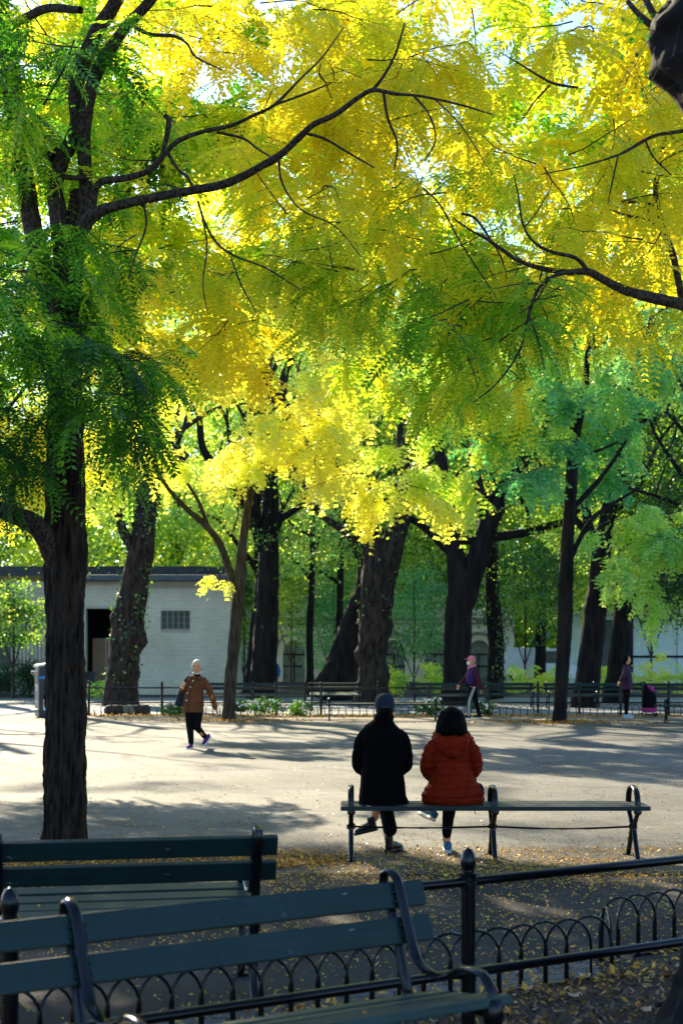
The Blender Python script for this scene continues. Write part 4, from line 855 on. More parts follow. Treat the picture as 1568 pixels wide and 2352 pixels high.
def hoop_frame(near):
    m = MB(); n = 10 if near else 6; w = (.024, .011)
    C = catmull([(0, -.185, .43), (0, -.178, .50), (0, -.13, .562), (0, -.05, .59), (0, .05, .59), (0, .13, .562), (0, .178, .50), (0, .185, .43)], .03 if near else .08)
    m.tube([tuple(p) for p in C], [w] * len(C), n)
    for s in (-1, 1):
        C = catmull([(0, s * .19, .43), (0, s * .165, .38), (0, s * .085, .31), (0, s * .045, .262), (0, s * .07, .20), (0, s * .125, .11), (0, s * .20, .012)], .03 if near else .08)
        m.tube([tuple(p) for p in C], [(.02, .017)] * len(C), n)
        m.lathe((0, s * .20, 0), [(.045, 0), (.045, .012), (.02, .024)], 12)
        m.lathe((0, s * .185, .375), [(.02, 0), (.036, .02), (.03, .04), (.036, .06)], 10)
    m.lathe((0, 0, .235), [(.02, 0), (.035, .012), (.035, .045), (.02, .058)], 12)
    m.tube([(0, -.2, .405), (0, .2, .405)], [(.02, .012)] * 2, n)
    return m
def flat_bench(label, loc, rz, L, frames, near=True, mat=SLAT_OLD):
    t = thing('backless_bench', label, 'bench', loc, rz)
    for k in range(4): slat_mesh(L, 'flat').build('seat_slat', mat, t, smooth=False, bevel=.006 if near else 0, loc=(0, -.186 + .124 * k, .432))
    fm = hoop_frame(near); first = None
    for x in frames:
        if first is None: first = fm.build('frame', IRON, t, loc=(x, 0, 0))
        else:
            c = first.copy(); COL.objects.link(c); c.parent = t; c.location = (x, 0, 0)
    m = MB(); C = []
    fs = sorted(frames)
    for a, b_ in zip(fs[:-1], fs[1:]):
        C = [(a + (b_ - a) * k / 6, 0, .262 - .012 * math.sin(math.pi * k / 6) * (1 if a == fs[0] else 1.6)) for k in range(7)]; m.tube(C, .0085, 8)
    m.build('tie_rod', IRON, t)
    return t
flat_bench('backless green bench with hoop arms that the couple in the middle are sitting on', (GX(1131, 11.65), 11.65, 0), R(0), 2.49, (-1.16, 0, 1.15))
flat_bench('small backless bench far across the plaza, just left of the man in the cap', (GX(878, 36.4), 36.4, 0), R(0), 2.85, (-1.36, 1.36), False)
flat_bench('end of a backless bench cut off by the right edge on the far side', (GX(1600, 34.8), 34.8, 0), R(-22), 2.0, (-.75, .75), False)
G = 'slatted benches lined up behind the far railing'
park_bench('far slatted bench with sunlit arms between the young locust and the straight elm', (GX(580, 45), 45.2, 0), 0, 3.5, (-1.65, 0, 1.65), False, SLAT_OLD, G)
park_bench('far bench turned away, standing between the thin trunk and the ivy elm', (GX(770, 45.5), 45.4, 0), R(180), 1.75, (-.75, .75), False, SLAT_OLD, G)
park_bench('far slatted bench directly behind the walker in the pink cap', (GX(1085, 45), 45.0, 0), 0, 3.9, (-1.85, 0, 1.85), False, SLAT, G)
park_bench('far bench in front of the gently leaning elm, right of the young locust', (GX(1365, 44.6), 44.6, 0), 0, 3.2, (-1.5, 0, 1.5), False, SLAT, G)
park_bench('rightmost far bench, behind the shopping trolley', (GX(1560, 44.3), 44.3, 0), 0, 2.3, (-1.05, 1.05), False, SLAT, G)

def finial(m, z, k=1.0, n=18):
    m.lathe((0, 0, z), [(.030 * k, -.06), (.036 * k, -.055), (.036 * k, -.04), (.030 * k, -.034), (.028 * k, -.02), (.036 * k, -.012), (.037 * k, .0), (.027 * k, .006), (.025 * k, .018), (.031 * k, .03), (.033 * k, .045), (.031 * k, .065), (.025 * k, .085), (.015 * k, .10), (.004 * k, .108)], n)
def railing(label, loc, rz, xs, zr, ztop, r_post, r_rail, near=True, group=None):
    t = thing('railing', label, 'railing', loc, rz, group); n = 20 if near else 8
    for i, z in enumerate(zr):
        m = MB(); m.tube([(xs[0], 0, z), (xs[-1], 0, z)], r_rail, n); m.build('rail', IRON, t)
    m = MB(); m.tube([(0, 0, -.02), (0, 0, ztop - .1)], r_post, n)
    for z in zr: m.lathe((0, 0, z - r_rail * 1.6), [(r_post, 0), (r_post * 1.12, .004), (r_post * 1.12, r_rail * 3.2), (r_post, r_rail * 3.2 + .004)], n)
    f = MB(); finial(f, ztop - .108, r_post / .030, n)
    p0 = m.build('post', IRON, t, loc=(xs[0], 0, 0)); f0 = f.build('finial', IRON, p0)
    for x in xs[1:]:
        p = p0.copy(); COL.objects.link(p); p.parent = t; p.location = (x, 0, 0)
        q = f0.copy(); COL.objects.link(q); q.parent = p
    return t
railing('black two-rail park railing with egg finials running across the bottom foreground', (.539, 6.05, 0), R(31.45), (-3.98, -2.0, 0, 1.98, 3.9), (.312, .70), .845, .031, .021)
FR = 39.3
fx = [GX(p, FR) for p in (204, 372, 518, 634, 737, 868, 985, 1120, 1235, 1330, 1425, 1535, 1650)]
railing('long black railing with ball-topped posts along the far side of the plaza', (0, FR, 0), 0, fx, (.37, .78), .96, .036, .02, False)

def hoop_edging(label, loc, rz, n, pitch, H, r, near=True):
    t = thing('hoop_edging', label, 'edging', loc, rz); w = 2 * pitch; m = MB(); s = 8 if near else 5
    pts = [(-.006, 0, -.03), (-.006, 0, H * .4)] + [(w / 2 - (w / 2 + .006) * math.cos(math.pi * k / 14), 0.004 * math.sin(math.pi * k / 14), H * .5 + (H * .5) * math.sin(math.pi * k / 14) ** .85) for k in range(15)] + [(w + .006, 0, H * .4), (w + .006, 0, -.03)]
    m.tube(pts, r, s); m.tube([(0, 0, -.04), (0, 0, H * .47)], r * 1.6, s)
    h0 = m.build('hoop', IRON, t)
    for k in range(1, n):
        h = h0.copy(); COL.objects.link(h); h.parent = t; h.location = (k * pitch, .012 * (k % 2), 0)
    return t
hoop_edging('low hooped wire edging beyond the near railing, along the stone strip', (1.40 - 27 * .146 * math.cos(R(31)) , hoop_y(1.40) - 27 * .146 * math.sin(R(31)), 0), R(31), 26, .146, .32, .0075)
hoop_edging('low hooped wire edging stepping back at the right edge near the burled trunk', (1.41, 7.74, 0), R(35), 9, .146, .33, .0075)
hoop_edging('short return of hooped edging joining the two offset runs on the right', (1.40, hoop_y(1.40), 0), R(88), 1, .16, .325, .0075)
hoop_edging('long run of hooped wire edging at the foot of the far railing', (GX(200, 39.1), 39.1, 0), 0, 90, .192, .33, .008, False)

# ================================================================== LITTER BINS, STONES, TROLLEY
BIN = noisy('dark_bin_plastic', (.010, .011, .016), (.022, .023, .032), 6, 0.45, bs=0.05)
BLUE = noisy('blue_sticker', (.02, .16, .50), (.03, .2, .56), 5, 0.5, bs=0)
STICK = noisy('pale_sticker', (.62, .62, .55), (.72, .72, .66), 5, 0.5, bs=0)
BINTOP = noisy('cream_lit_bin_lid', (.55, .50, .38), (.66, .60, .46), 4, 0.4, bs=0.03)  # cream light on the top is put into this colour
def text(name, body, size, mat, parent, loc, rot, depth=.002):
    c = bpy.data.curves.new(name, 'FONT'); c.body = body; c.size = size; c.align_x = 'CENTER'; c.align_y = 'CENTER'; c.extrude = depth; c.offset = size * .02; c.space_line = .85
    tmp = bpy.data.objects.new(name, c); COL.objects.link(tmp); bpy.context.view_layer.update()
    me = bpy.data.meshes.new_from_object(tmp.evaluated_get(bpy.context.evaluated_depsgraph_get())); bpy.data.objects.remove(tmp)
    me.materials.clear(); me.materials.append(mat); o = bpy.data.objects.new(name, me); link(o, parent); o.location = loc; o.rotation_euler = rot; return o
bn = thing('litter_bin', 'tall dark solar litter bin with its curved lid coloured as lit, half hidden by the big locust trunk', 'litter bin', (GX(116, 38.3), 38.3, 0), R(-68))
m = MB(); m.box(0, 0, .70, .64, .74, 1.36); m.build('cabinet', BIN, bn, smooth=False, bevel=.05)
m = MB(); n = 9; P0 = []
for k in range(n + 1):
    y = -.40 + .78 * k / n; z = 1.385 + .10 * math.sin(math.pi * (.12 + .55 * k / n)); P0 += [(-.335, y, z), (.335, y, z), (-.335, y, z - .06), (.335, y, z - .06)]
m.v = P0
for k in range(n):
    a = 4 * k; b_ = a + 4; m.f += [(a, a + 1, b_ + 1, b_), (a + 2, b_ + 2, b_ + 3, a + 3), (a, b_, b_ + 2, a + 2), (a + 1, a + 3, b_ + 3, b_ + 1)]
m.f += [(0, 2, 3, 1), (4 * n, 4 * n + 1, 4 * n + 3, 4 * n + 2)]
m.build('lid', BINTOP, bn, sharp=50)
m = MB(); m.box(0, -.42, 1.25, .52, .12, .03); m.tube([(-.2, -.38, 1.12), (-.2, -.47, 1.19), (-.2, -.47, 1.25)], .014, 8); m.tube([(.2, -.38, 1.12), (.2, -.47, 1.19), (.2, -.47, 1.25)], .014, 8); m.build('hopper_handle', BINTOP, bn, smooth=False)
m = MB(); m.box(0, -.375, 1.04, .5, .012, .2); m.build('hopper_door', M_DARKROOF, bn, smooth=False, bevel=.004)
m = MB(); m.box(0, -.42, .21, .5, .14, .05); m.build('pedal', M_FRAME, bn, smooth=False, bevel=.01)
m = MB(); m.box(.323, -.24, 1.085, .004, .26, .07); m.build('blue_sticker', BLUE, bn, smooth=False)
m = MB(); m.box(.323, -.10, .35, .004, .3, .28); m.build('notice', STICK, bn, smooth=False)
text('lettering', 'WASTE\nHERE', .12, STICK, bn, (0, -.374, .80), (R(90), 0, 0))
text('lettering', 'PC', .13, STICK, bn, (0.02, -.374, .40), (R(90), 0, 0))
text('lettering', 'KEEP\nBIG', .12, STICK, bn, (.324, -.06, 1.17), (R(90), 0, R(90)))
b2 = thing('litter_bin', 'small dark wheeled bin beside the doorway of the white building', 'litter bin', (GX(202, 57), 57, 0))
m = MB(); m.add([(-.24, -.24, .08), (.24, -.24, .08), (.24, .24, .08), (-.24, .24, .08), (-.3, -.3, .95), (.3, -.3, .95), (.3, .3, .95), (-.3, .3, .95)], [(3, 2, 1, 0), (4, 5, 6, 7), (0, 1, 5, 4), (1, 2, 6, 5), (2, 3, 7, 6), (3, 0, 4, 7)]); m.build('body', BIN, b2, smooth=False, bevel=.02)
m = MB(); m.box(0, 0, .99, .64, .66, .07); m.tube([(-.28, .34, .96), (.28, .34, .96)], .03, 8); m.build('lid', BIN, b2, smooth=False, bevel=.02)
for s in (-1, 1):
    m = MB(); m.tube([(s * .25, .25, .09), (s * .31, .25, .09)], .09, 12); m.build('wheel', M_DARK, b2)
M_STONE = noisy('mossy_stone', (.10, .11, .07), (.24, .25, .17), 7, 0.9, 6, 0.6, 0.03)
M_STONED = noisy('dark_lump', (.02, .02, .018), (.06, .055, .045), 7, 0.9, 6, 0.6, 0.03)  # plain dark colour for the lumps beside the pale block
for px, sx, mat, lab in ((262, .50, M_STONED, 'dark rounded lump at the left foot of the burled elm, behind the hoops'), (298, .34, M_STONE, 'pale mossy stone block between two dark lumps behind the hoops'), (325, .42, M_STONED, 'dark lump right of the pale mossy block behind the hoops')):
    t = MB(); t.ell((0, 0, .14), (sx * .62, .22, .2), 18, 12); o = t.build('stone', mat); o.location = (GX(px, 40.2), 40.2, 0)
    V = np.array([v.co[:] for v in o.data.vertices]); d = (vnoise(V + px, .16, 8) - .5) * .3 + 1
    for v, k in zip(o.data.vertices, d): v.co = (max(-sx * .56, min(sx * .56, v.co.x * k)), v.co.y * k, max(-.02, min(.27, v.co.z * k)))
    tag(o, lab, 'stone', 'stones at the foot of the burled elm')

BLACKC = noisy('black_nylon', (.003, .003, .004), (.007, .0065, .008), 20, 0.85, bs=0.2, spec=.1)
PINKC = noisy('magenta_nylon', (.28, .008, .10), (.38, .02, .16), 12, 0.7, bs=0.15)
tr = thing('shopping_trolley', 'black and magenta wheeled shopping trolley bag beside the person in plum', 'trolley', (GX(1491, 38.4), 38.4, 0))
m = MB(); m.tube([(0, 0, .24), (0, 0, .30), (-.005, 0, .5), (-.02, 0, .68), (-.06, 0, .80), (-.09, 0, .90)], [(.20, .16), (.205, .17), (.195, .165), (.17, .15), (.11, .12), (.05, .06)], 18); m.build('bag', BLACKC, tr)
m = MB(); m.tube([(0, 0, .14), (0, 0, .20), (0, 0, .26)], [(.19, .155), (.215, .175), (.21, .175)], 18); m.build('base_band', PINKC, tr)
m = MB(); m.tube([(-.06, -.06, .86), (.0, -.10, .82), (.06, -.13, .75), (.10, -.14, .71)], [(.045, .02), (.06, .025), (.055, .025), (.03, .015)], 10); m.build('flap', PINKC, tr)
m = MB(); m.tube([(-.16, .12, .10), (-.16, .14, .5), (-.13, .15, .98), (-.07, .15, 1.03), (.01, .15, 1.0)], .012, 8); m.tube([(-.2, 0, .07), (.2, 0, .07)], .012, 8); m.tube([(-.2, .1, .07), (.2, .1, .07)], .012, 8); m.build('handle', IRON, tr)
for x, y in ((-.21, 0), (.1, -.12), (.2, .05)):
    m = MB(); m.tube([(x - .02, y, .065), (x + .02, y, .065)], .065, 14); w = m.build('wheel', M_DARK, tr); m = MB(); m.tube([(x - .024, y, .065), (x + .024, y, .065)], .03, 10); m.build('hub', M_FRAME, w)

# ================================================================== PEOPLE
SKIN = noisy('skin', (.60, .26, .125), (.68, .32, .165), 14, 0.55, bs=0.04)
def cloth(name, c1, c2, scale=30, rough=.85, bs=.25): return noisy(name, c1, c2, scale, rough, 4, bs, .006, spec=.2)
COAT = noisy('black_wool', (.0014, .0010, .0012), (.003, .0023, .0026), 60, .95, 4, .25, .006, spec=.08)
NAVY = cloth('navy_cotton', (.010, .014, .026), (.018, .024, .040), 40)
TROU = noisy('black_trouser', (.003, .0024, .0032), (.007, .0055, .007), 50, .9, 4, .25, .006, spec=.1)
LEATH = noisy('black_leather', (.0035, .003, .003), (.008, .007, .007), 18, .3, bs=.1, spec=.35)
HAIRB = noisy('black_hair', (.0015, .0012, .0012), (.004, .0033, .003), 90, .6, 3, .5, .006, spec=.08, stretch=(1, 1, .06))
HAIRG = noisy('grey_hair', (.30, .285, .27), (.52, .50, .46), 60, .6, 3, .4, .006, stretch=(1, 1, .15))
RUST = noisy('rust_quilting', (.14, .0085, .0012), (.21, .015, .0025), 10, .7, 4, .3, .006, spec=.06)
BROWN = noisy('brown_leather', (.105, .034, .012), (.155, .052, .019), 9, .6, 5, .2, .006, spec=.15)
PATCH = cloth('orange_patch', (.42, .13, .03), (.5, .17, .05))
DENIM = cloth('blue_canvas', (.035, .13, .22), (.055, .18, .28), 40)
RUBBER = noisy('white_rubber', (.62, .60, .54), (.74, .72, .66), 20, .6, bs=0.03)
PURP = cloth('purple_padding', (.022, .008, .075), (.035, .013, .11), 14, .6)
MAROON = cloth('maroon_knit', (.055, .006, .020), (.08, .010, .03), 30)
PLUM = cloth('plum_padding', (.035, .008, .030), (.055, .014, .045), 14, .6)
PINK = cloth('pink_cotton', (.62, .17, .24), (.70, .22, .30), 30)
MASK = noisy('white_mask', (.66, .70, .70), (.78, .81, .80), 30, .7, bs=.05)
PURPSH = cloth('purple_mesh', (.06, .015, .10), (.12, .03, .18), 30)
PALEB = cloth('pale_blue_knit', (.25, .45, .62), (.35, .55, .70), 30)
BLUEJ = cloth('blue_padding', (.012, .11, .32), (.02, .16, .40), 14)
EYE_M = noisy('dark_eye_socket', (.01, .008, .008), (.02, .015, .014), 9, .3, bs=0)
LIP = noisy('lip', (.36, .12, .09), (.42, .15, .12), 20, .5, bs=0)
WHITEB = noisy('pale_button', (.6, .58, .52), (.7, .68, .62), 20, .4, bs=0)

def remesh(m, name, mat, parent, voxel=.009, smooth=6, wrinkle=0.0, wscale=.07, loc=None, crease=None):
    """fuse overlapping closed shapes into one continuous surface"""
    me = m.mesh(name); tmp = bpy.data.objects.new(name, me); COL.objects.link(tmp)
    rm = tmp.modifiers.new('remesh', 'REMESH'); rm.mode = 'VOXEL'; rm.voxel_size = voxel
    if smooth:
        sm = tmp.modifiers.new('smooth', 'SMOOTH'); sm.factor = .5; sm.iterations = smooth
    bpy.context.view_layer.update()
    out = bpy.data.meshes.new_from_object(tmp.evaluated_get(bpy.context.evaluated_depsgraph_get()))
    bpy.data.objects.remove(tmp); bpy.data.meshes.remove(me)
    if wrinkle:
        n = len(out.vertices); co = np.empty(n * 3, np.float32); no = np.empty(n * 3, np.float32)
        out.vertices.foreach_get('co', co); out.vertices.foreach_get('normal', no); co = co.reshape(-1, 3).astype(float); no = no.reshape(-1, 3)
        w = (1 - np.abs(2 * vnoise(co * [1, 1, 1.7], wscale, 71) - 1)) - .5 + .6 * (vnoise(co, wscale * .45, 72) - .5)
        co = co + no * (w * wrinkle)[:, None]; out.vertices.foreach_set('co', co.astype(np.float32).ravel())
    out.name = name; out.materials.clear(); out.materials.append(mat)
    out.polygons.foreach_set('use_smooth', [True] * len(out.polygons)); out.update()
    o = bpy.data.objects.new(name, out); link(o, parent)
    return o
def limb(m, pts, rs, n=14, step=.03, ref=(1, 0, 0), puff=0, pitch=.055):
    """tapered limb through joints; puff > 0 quilts it"""
    rr = [(r if isinstance(r, tuple) else (r, r)) for r in rs]
    C = catmull([tuple(p) + r for p, r in zip(pts, rr)], step if not puff else .006); s = 0.0; P = []; Q = []
    for i, c in enumerate(C):
        if i: s += float(np.linalg.norm(C[i][:3] - C[i - 1][:3]))
        k = puff * (abs(math.sin(math.pi * s / pitch)) ** .55 - .6) if puff else 0
        P.append(tuple(c[:3])); Q.append((max(.004, c[3] + k), max(.004, c[4] + k)))
    m.tube(P, Q, n if not puff else 28, ref)
    for e, r in ((0, Q[0]), (-1, Q[-1])):
        if min(r) < .078: m.ell(P[e], (min(r) * .98,) * 3, 12, 8)
def hand(m, w, d, nrm, ts=1, curl=.5, k=1.0):
    """palm, four unequal curled fingers and a thumb from the side of the palm"""
    w = Vector(w); d = Vector(d).normalized(); nrm = Vector(nrm); nrm = (nrm - d * nrm.dot(d)).normalized(); s = d.cross(nrm)
    m.tube([tuple(w - d * .02 * k), tuple(w + d * .03 * k), tuple(w + d * .07 * k), tuple(w + d * .095 * k)], [(.026 * k, .019 * k), (.036 * k, .016 * k), (.041 * k, .015 * k), (.038 * k, .012 * k)], 12, ref=tuple(s))
    for i, (L, off) in enumerate(((.066, -.031), (.078, -.0105), (.073, .0105), (.056, .031))):
        p = w + d * .088 * k + s * off * k * ts; dd = (d + s * off * ts * 2.0).normalized(); pts = [p]; ang = 0
        for j, f in enumerate((.45, .32, .23)):
            ang += curl * (.7 + .5 * j * .5); v_ = dd * math.cos(ang) + nrm * math.sin(ang); p = p + v_ * L * f * k; pts.append(p)
        m.tube([tuple(q) for q in pts], [.0085 * k, .0082 * k, .0075 * k, .0062 * k], 8); m.ell(tuple(pts[-1]), (.0062 * k,) * 3, 8, 6)
    p = w + d * .02 * k - s * .032 * k * ts; v_ = (d * .75 - s * .6 * ts + nrm * .3).normalized(); q = p + v_ * .038 * k; r = q + (d * .95 + nrm * .45).normalized() * .03 * k
    m.tube([tuple(p), tuple(q), tuple(r)], [.013 * k, .0105 * k, .0078 * k], 8); m.ell(tuple(r), (.0078 * k,) * 3, 8, 6)
def basis(toe, up):
    y = Vector(toe).normalized(); z = Vector(up); z = (z - y * z.dot(y)).normalized(); x = y.cross(z); return Matrix((x, y, z)).transposed()
def shoe(parent, at, toe, up, mat, sole_mat, boot=False, k=1.0, name=None):
    """at: ankle ground point (middle of the heel, bottom)"""
    M = basis(toe, up); o_ = Vector(at); T = lambda p: tuple(o_ + M @ (Vector(p) * k)); sx = tuple(M @ Vector((1, 0, 0)))
    u = MB(); h = .15 if boot else .085
    u.tube([T(p) for p in ((0, -.055, .05), (0, -.04, .055), (0, .02, .062), (0, .08, .055), (0, .14, .045), (0, .185, .038), (0, .205, .034))], [(.02 * k, .025 * k), (.034 * k, .036 * k), (.039 * k, .048 * k), (.043 * k, .040 * k), (.045 * k, .030 * k), (.038 * k, .024 * k), (.02 * k, .014 * k)], 14, ref=sx)
    u.tube([T((0, -.015, .03)), T((0, -.016, .07)), T((0, -.018, h))], [(.036 * k, .045 * k), (.038 * k, .046 * k), (.040 * k, .046 * k)], 14, ref=sx)
    s_ = remesh(u, name or ('boot' if boot else 'shoe'), mat, parent, .007, 4)
    b_ = MB(); th = .030 if boot else .026
    for j, z0 in enumerate((0, th)):
        for a, w, y in ((0, .022, -.066), (0, .038, -.04), (0, .036, .03), (0, .047, .12), (0, .040, .18), (0, .018, .217)):
            b_.v += [T((-w, y, z0)), T((w, y, z0))]
    for i in range(5):
        a = 2 * i; b_.f += [(a, a + 2, a + 3, a + 1), (12 + a, 12 + a + 1, 12 + a + 3, 12 + a + 2), (a, 12 + a, 14 + a, a + 2), (a + 1, a + 3, 15 + a, 13 + a)]
    b_.f += [(0, 1, 13, 12), (10, 22, 23, 11)]
    b_.build('sole', sole_mat, s_, smooth=False, bevel=.004)
    return s_
def neck_head(m, c, r, nb, face=None):
    m.ell(c, r, 20, 14); m.tube([nb, (c[0], c[1] + .0, c[2] - r[2] * .5)], [.058, .054], 14)
    if face is not None:
        f = Vector(face).normalized(); s = Vector((f.y, -f.x, 0)); c_ = Vector(c)
        jw = c_ + f * r[1] * .25 + Vector((0, 0, -r[2] * .55)); m.ell(tuple(jw), (r[0] * .78,) * 2 + (r[2] * .52,), 14, 10)
        m.tube([tuple(c_ + f * (r[1] * .93) + Vector((0, 0, .012))), tuple(c_ + f * (r[1] * 1.10) + Vector((0, 0, -.028)))], [.009, .015], 8)
        for sg in (-1, 1): m.ell(tuple(c_ + s * sg * r[0] * .98 + Vector((0, 0, -.012))), (.012, .018, .028), 8, 6)
def face_bits(parent, c, r, f):
    f = Vector(f).normalized(); s = Vector((f.y, -f.x, 0)); c = Vector(c)
    for sg in (-1, 1):
        m = MB(); p = c + f * r[1] * .90 + s * sg * .031 + Vector((0, 0, .004)); m.ell(tuple(p), (.017, .010, .009), 10, 6); m.build('eye', EYE_M, parent)  # dark patch covers the eye and the shade of its socket
        m = MB(); q = p + Vector((0, 0, .021)) + f * .004; m.tube([tuple(q - s * .016), tuple(q + Vector((0, 0, .004))), tuple(q + s * .016)], .0035, 6); m.build('eyebrow', HAIRB, parent)
    m = MB(); p = c + f * r[1] * .90 + Vector((0, 0, -.062)); m.tube([tuple(p - s * .022), tuple(p + f * .006), tuple(p + s * .022)], .0065, 8); m.build('mouth', LIP, parent)

# ---- the seated man
mn = thing('person', 'person in a black overcoat and dark cap seen from behind, sitting left on the bench', 'person', (.337, 11.70, 0)); mn.scale = (.94, 1, 1)
m = MB()
neck_head(m, (.02, .015, 1.235), (.076, .096, .118), (.01, 0, 1.05), (0, 1, 0))
limb(m, [(0, 0, .52), (0, 0, .7), (0, 0, .9), (0, 0, 1.03), (.01, 0, 1.1)], [(.15, .11), (.135, .10), (.15, .10), (.14, .085), (.06, .055)])
for s in (-1, 1):
    limb(m, [(s * .13, 0, .98), (s * .20, .03, .78), (s * .09, .33, .66)], [.045, .042, .03]); hand(m, (s * .075, .36, .645), (-s * .55, .8, -.15), (0, .1, -1), s, .55)
limb(m, [(-.09, .03, .53), (.0, .44, .50), (.065, .27, .10)], [.085, .058, .036]); limb(m, [(.09, .03, .53), (.03, .46, .60), (-.06, .5, .27)], [.085, .058, .038])
remesh(m, 'body', SKIN, mn, .0085, 4)
m = MB()
limb(m, [(0, -.02, .435), (0, -.025, .50), (0, -.025, .58), (-.002, -.02, .68), (-.002, -.015, .8), (0, -.01, .9), (0, -.005, .99), (0, 0, 1.05), (.005, 0, 1.095), (.01, 0, 1.14), (.012, 0, 1.18)], [(.212, .16), (.206, .165), (.198, .16), (.188, .148), (.188, .142), (.194, .138), (.198, .13), (.178, .115), (.125, .095), (.082, .078), (.068, .072)], 28)
for s in (-1, 1):
    limb(m, [(s * .150, 0, 1.005), (s * .185, 0, .95), (s * .203, .01, .86), (s * .207, .05, .765), (s * .16, .24, .70), (s * .08, .35, .655)], [.058, .062, .060, .060, .052, .045])
    limb(m, [(s * .10, -.02, .515), (s * .09, .2, .53), (s * .06, .36, .545)], [.105, .10, .085])
m.add([(.15, -.13, .47), (.235, -.06, .455), (.17, .05, .455), (.16, -.05, .60), (.15, -.10, .455), (.2, -.02, .50)], [(0, 1, 3), (1, 2, 3), (2, 0, 3), (0, 4, 1), (4, 2, 1), (0, 2, 4)])
remesh(m, 'coat', COAT, mn, .0085, 5, .006, .09)
for x, z in ((-.125, .365), (.175, .37)):
    m = MB(); m.add([(x - .045, .28, .46), (x + .05, .28, .46), (x + .02, .275, z), (x - .015, .28, z + .02), (x - .045, .31, .46), (x + .05, .31, .46), (x + .02, .30, z), (x - .015, .30, z + .02)], [(0, 1, 2, 3), (7, 6, 5, 4), (0, 4, 5, 1), (1, 5, 6, 2), (2, 6, 7, 3), (3, 7, 4, 0)]); m.build('coat_tail', COAT, mn, smooth=False, bevel=.006)
m = MB(); C = [(.012 + .078 * math.cos(a), .0 + .08 * math.sin(a), 1.155 + .012 * math.sin(a)) for a in np.linspace(0, 2 * math.pi, 25)]; m.tube(C, [(.012, .026)] * 25, 8, cap=False); m.build('collar', COAT, mn)
m = MB(); limb(m, [(-.09, .1, .52), (-.02, .42, .49), (.03, .40, .40), (.06, .30, .28), (.078, .265, .20)], [.09, .078, .07, .062, .064]); limb(m, [(.09, .1, .53), (.04, .44, .60), (.0, .49, .50), (-.035, .5, .39)], [.09, .075, .068, .060]); remesh(m, 'trousers', TROU, mn, .009, 3, .004)
shoe(mn, (.075, .255, .008), (.55, .8, 0), (0, 0, 1), LEATH, LEATH, True, .93); shoe(mn, (-.075, .485, .155), (-.80, .35, -.22), (-.2, .0, .95), LEATH, LEATH, True, .84)
m = MB(); m.ell((.02, -.012, 1.225), (.081, .098, .085), 20, 12); m.tube([(.02, -.05, 1.20), (.018, -.05, 1.15)], [(.065, .04), (.05, .03)], 14); remesh(m, 'hair', HAIRB, mn, .007, 3)
m = MB(); n = 24; prof = [(1.0, -.012), (1.0, .02), (.97, .045), (.87, .07), (.68, .09), (.40, .102), (.0001, .106)]
vs = []
for k, z in prof:
    for i in range(n):
        a = 2 * math.pi * i / n; sm = 1 + .012 * abs(math.sin(3 * a)); vs.append((.02 + .087 * k * sm * math.cos(a), -.002 + .106 * k * sm * math.sin(a), 1.248 + z))
m.add(vs, [(r_ * n + i, r_ * n + (i + 1) % n, (r_ + 1) * n + (i + 1) % n, (r_ + 1) * n + i) for r_ in range(len(prof) - 1) for i in range(n)]); m.ell((.02, -.002, 1.354), (.010, .010, .006), 10, 6)
cp = m.build('cap', NAVY, mn, sharp=70)
m = MB(); m.tube([(.02, .08, 1.24), (.02, .13, 1.236), (.02, .17, 1.222)], [(.075, .008), (.068, .007), (.035, .005)], 14); m.build('peak', NAVY, cp)
m = MB(); m.box(.02, -.110, 1.243, .05, .006, .012); m.ell((.02, -.113, 1.243), (.006, .004, .006), 8, 5); m.build('strap', LEATH, cp)

# ---- the seated woman in the rust jacket
wm = thing('person', 'person with a black bob in a rust quilted hooded jacket, sitting right on the bench', 'person', (.905, 11.70, 0)); wm.scale = (.97, 1, 1)
m = MB()
neck_head(m, (0, .03, 1.12), (.072, .09, .112), (0, 0, .96), (0, 1, 0))
limb(m, [(0, 0, .52), (0, 0, .66), (0, 0, .82), (0, 0, .94), (0, 0, 1.0)], [(.16, .11), (.125, .095), (.135, .095), (.12, .08), (.055, .05)])
for s in (-1, 1):
    limb(m, [(s * .12, 0, .91), (s * .19, .04, .72), (s * .09, .32, .62)], [.042, .038, .028]); hand(m, (s * .075, .345, .61), (-s * .55, .8, -.15), (0, .1, -1), s, .55, .92)
limb(m, [(.09, .03, .53), (.02, .44, .50), (-.02, .29, .10)], [.085, .055, .034]); limb(m, [(-.09, .03, .53), (-.06, .46, .59), (-.14, .48, .33)], [.085, .055, .034])
remesh(m, 'body', SKIN, wm, .0085, 4)
m = MB()
limb(m, [(.01, -.02, .448), (.01, -.02, .50), (.008, -.02, .55), (.005, -.015, .61), (0, -.01, .68), (0, 0, .78), (0, 0, .88), (0, 0, .955), (0, 0, .995), (0, 0, 1.03)], [(.25, .165), (.262, .175), (.252, .172), (.215, .155), (.178, .138), (.162, .13), (.160, .128), (.152, .115), (.118, .095), (.085, .08)], 30, puff=.016, pitch=.056)
for s in (-1, 1):
    limb(m, [(s * .125, 0, .935), (s * .165, 0, .88), (s * .188, .0, .81), (s * .195, .05, .735), (s * .16, .2, .67), (s * .10, .31, .625)], [.060, .068, .068, .066, .056, .045], puff=.012, pitch=.05)
remesh(m, 'jacket', RUST, wm, .0062, 2, .007, .05)
m = MB()
C = catmull([(-.125, .04, 1.0), (-.125, -.05, .985), (-.08, -.115, .96), (0, -.140, .95), (.08, -.115, .96), (.125, -.05, .985), (.125, .04, 1.0)], .02); m.tube([tuple(p) for p in C], [(.042, .036)] * len(C), 14, ref=(0, 0, 1))
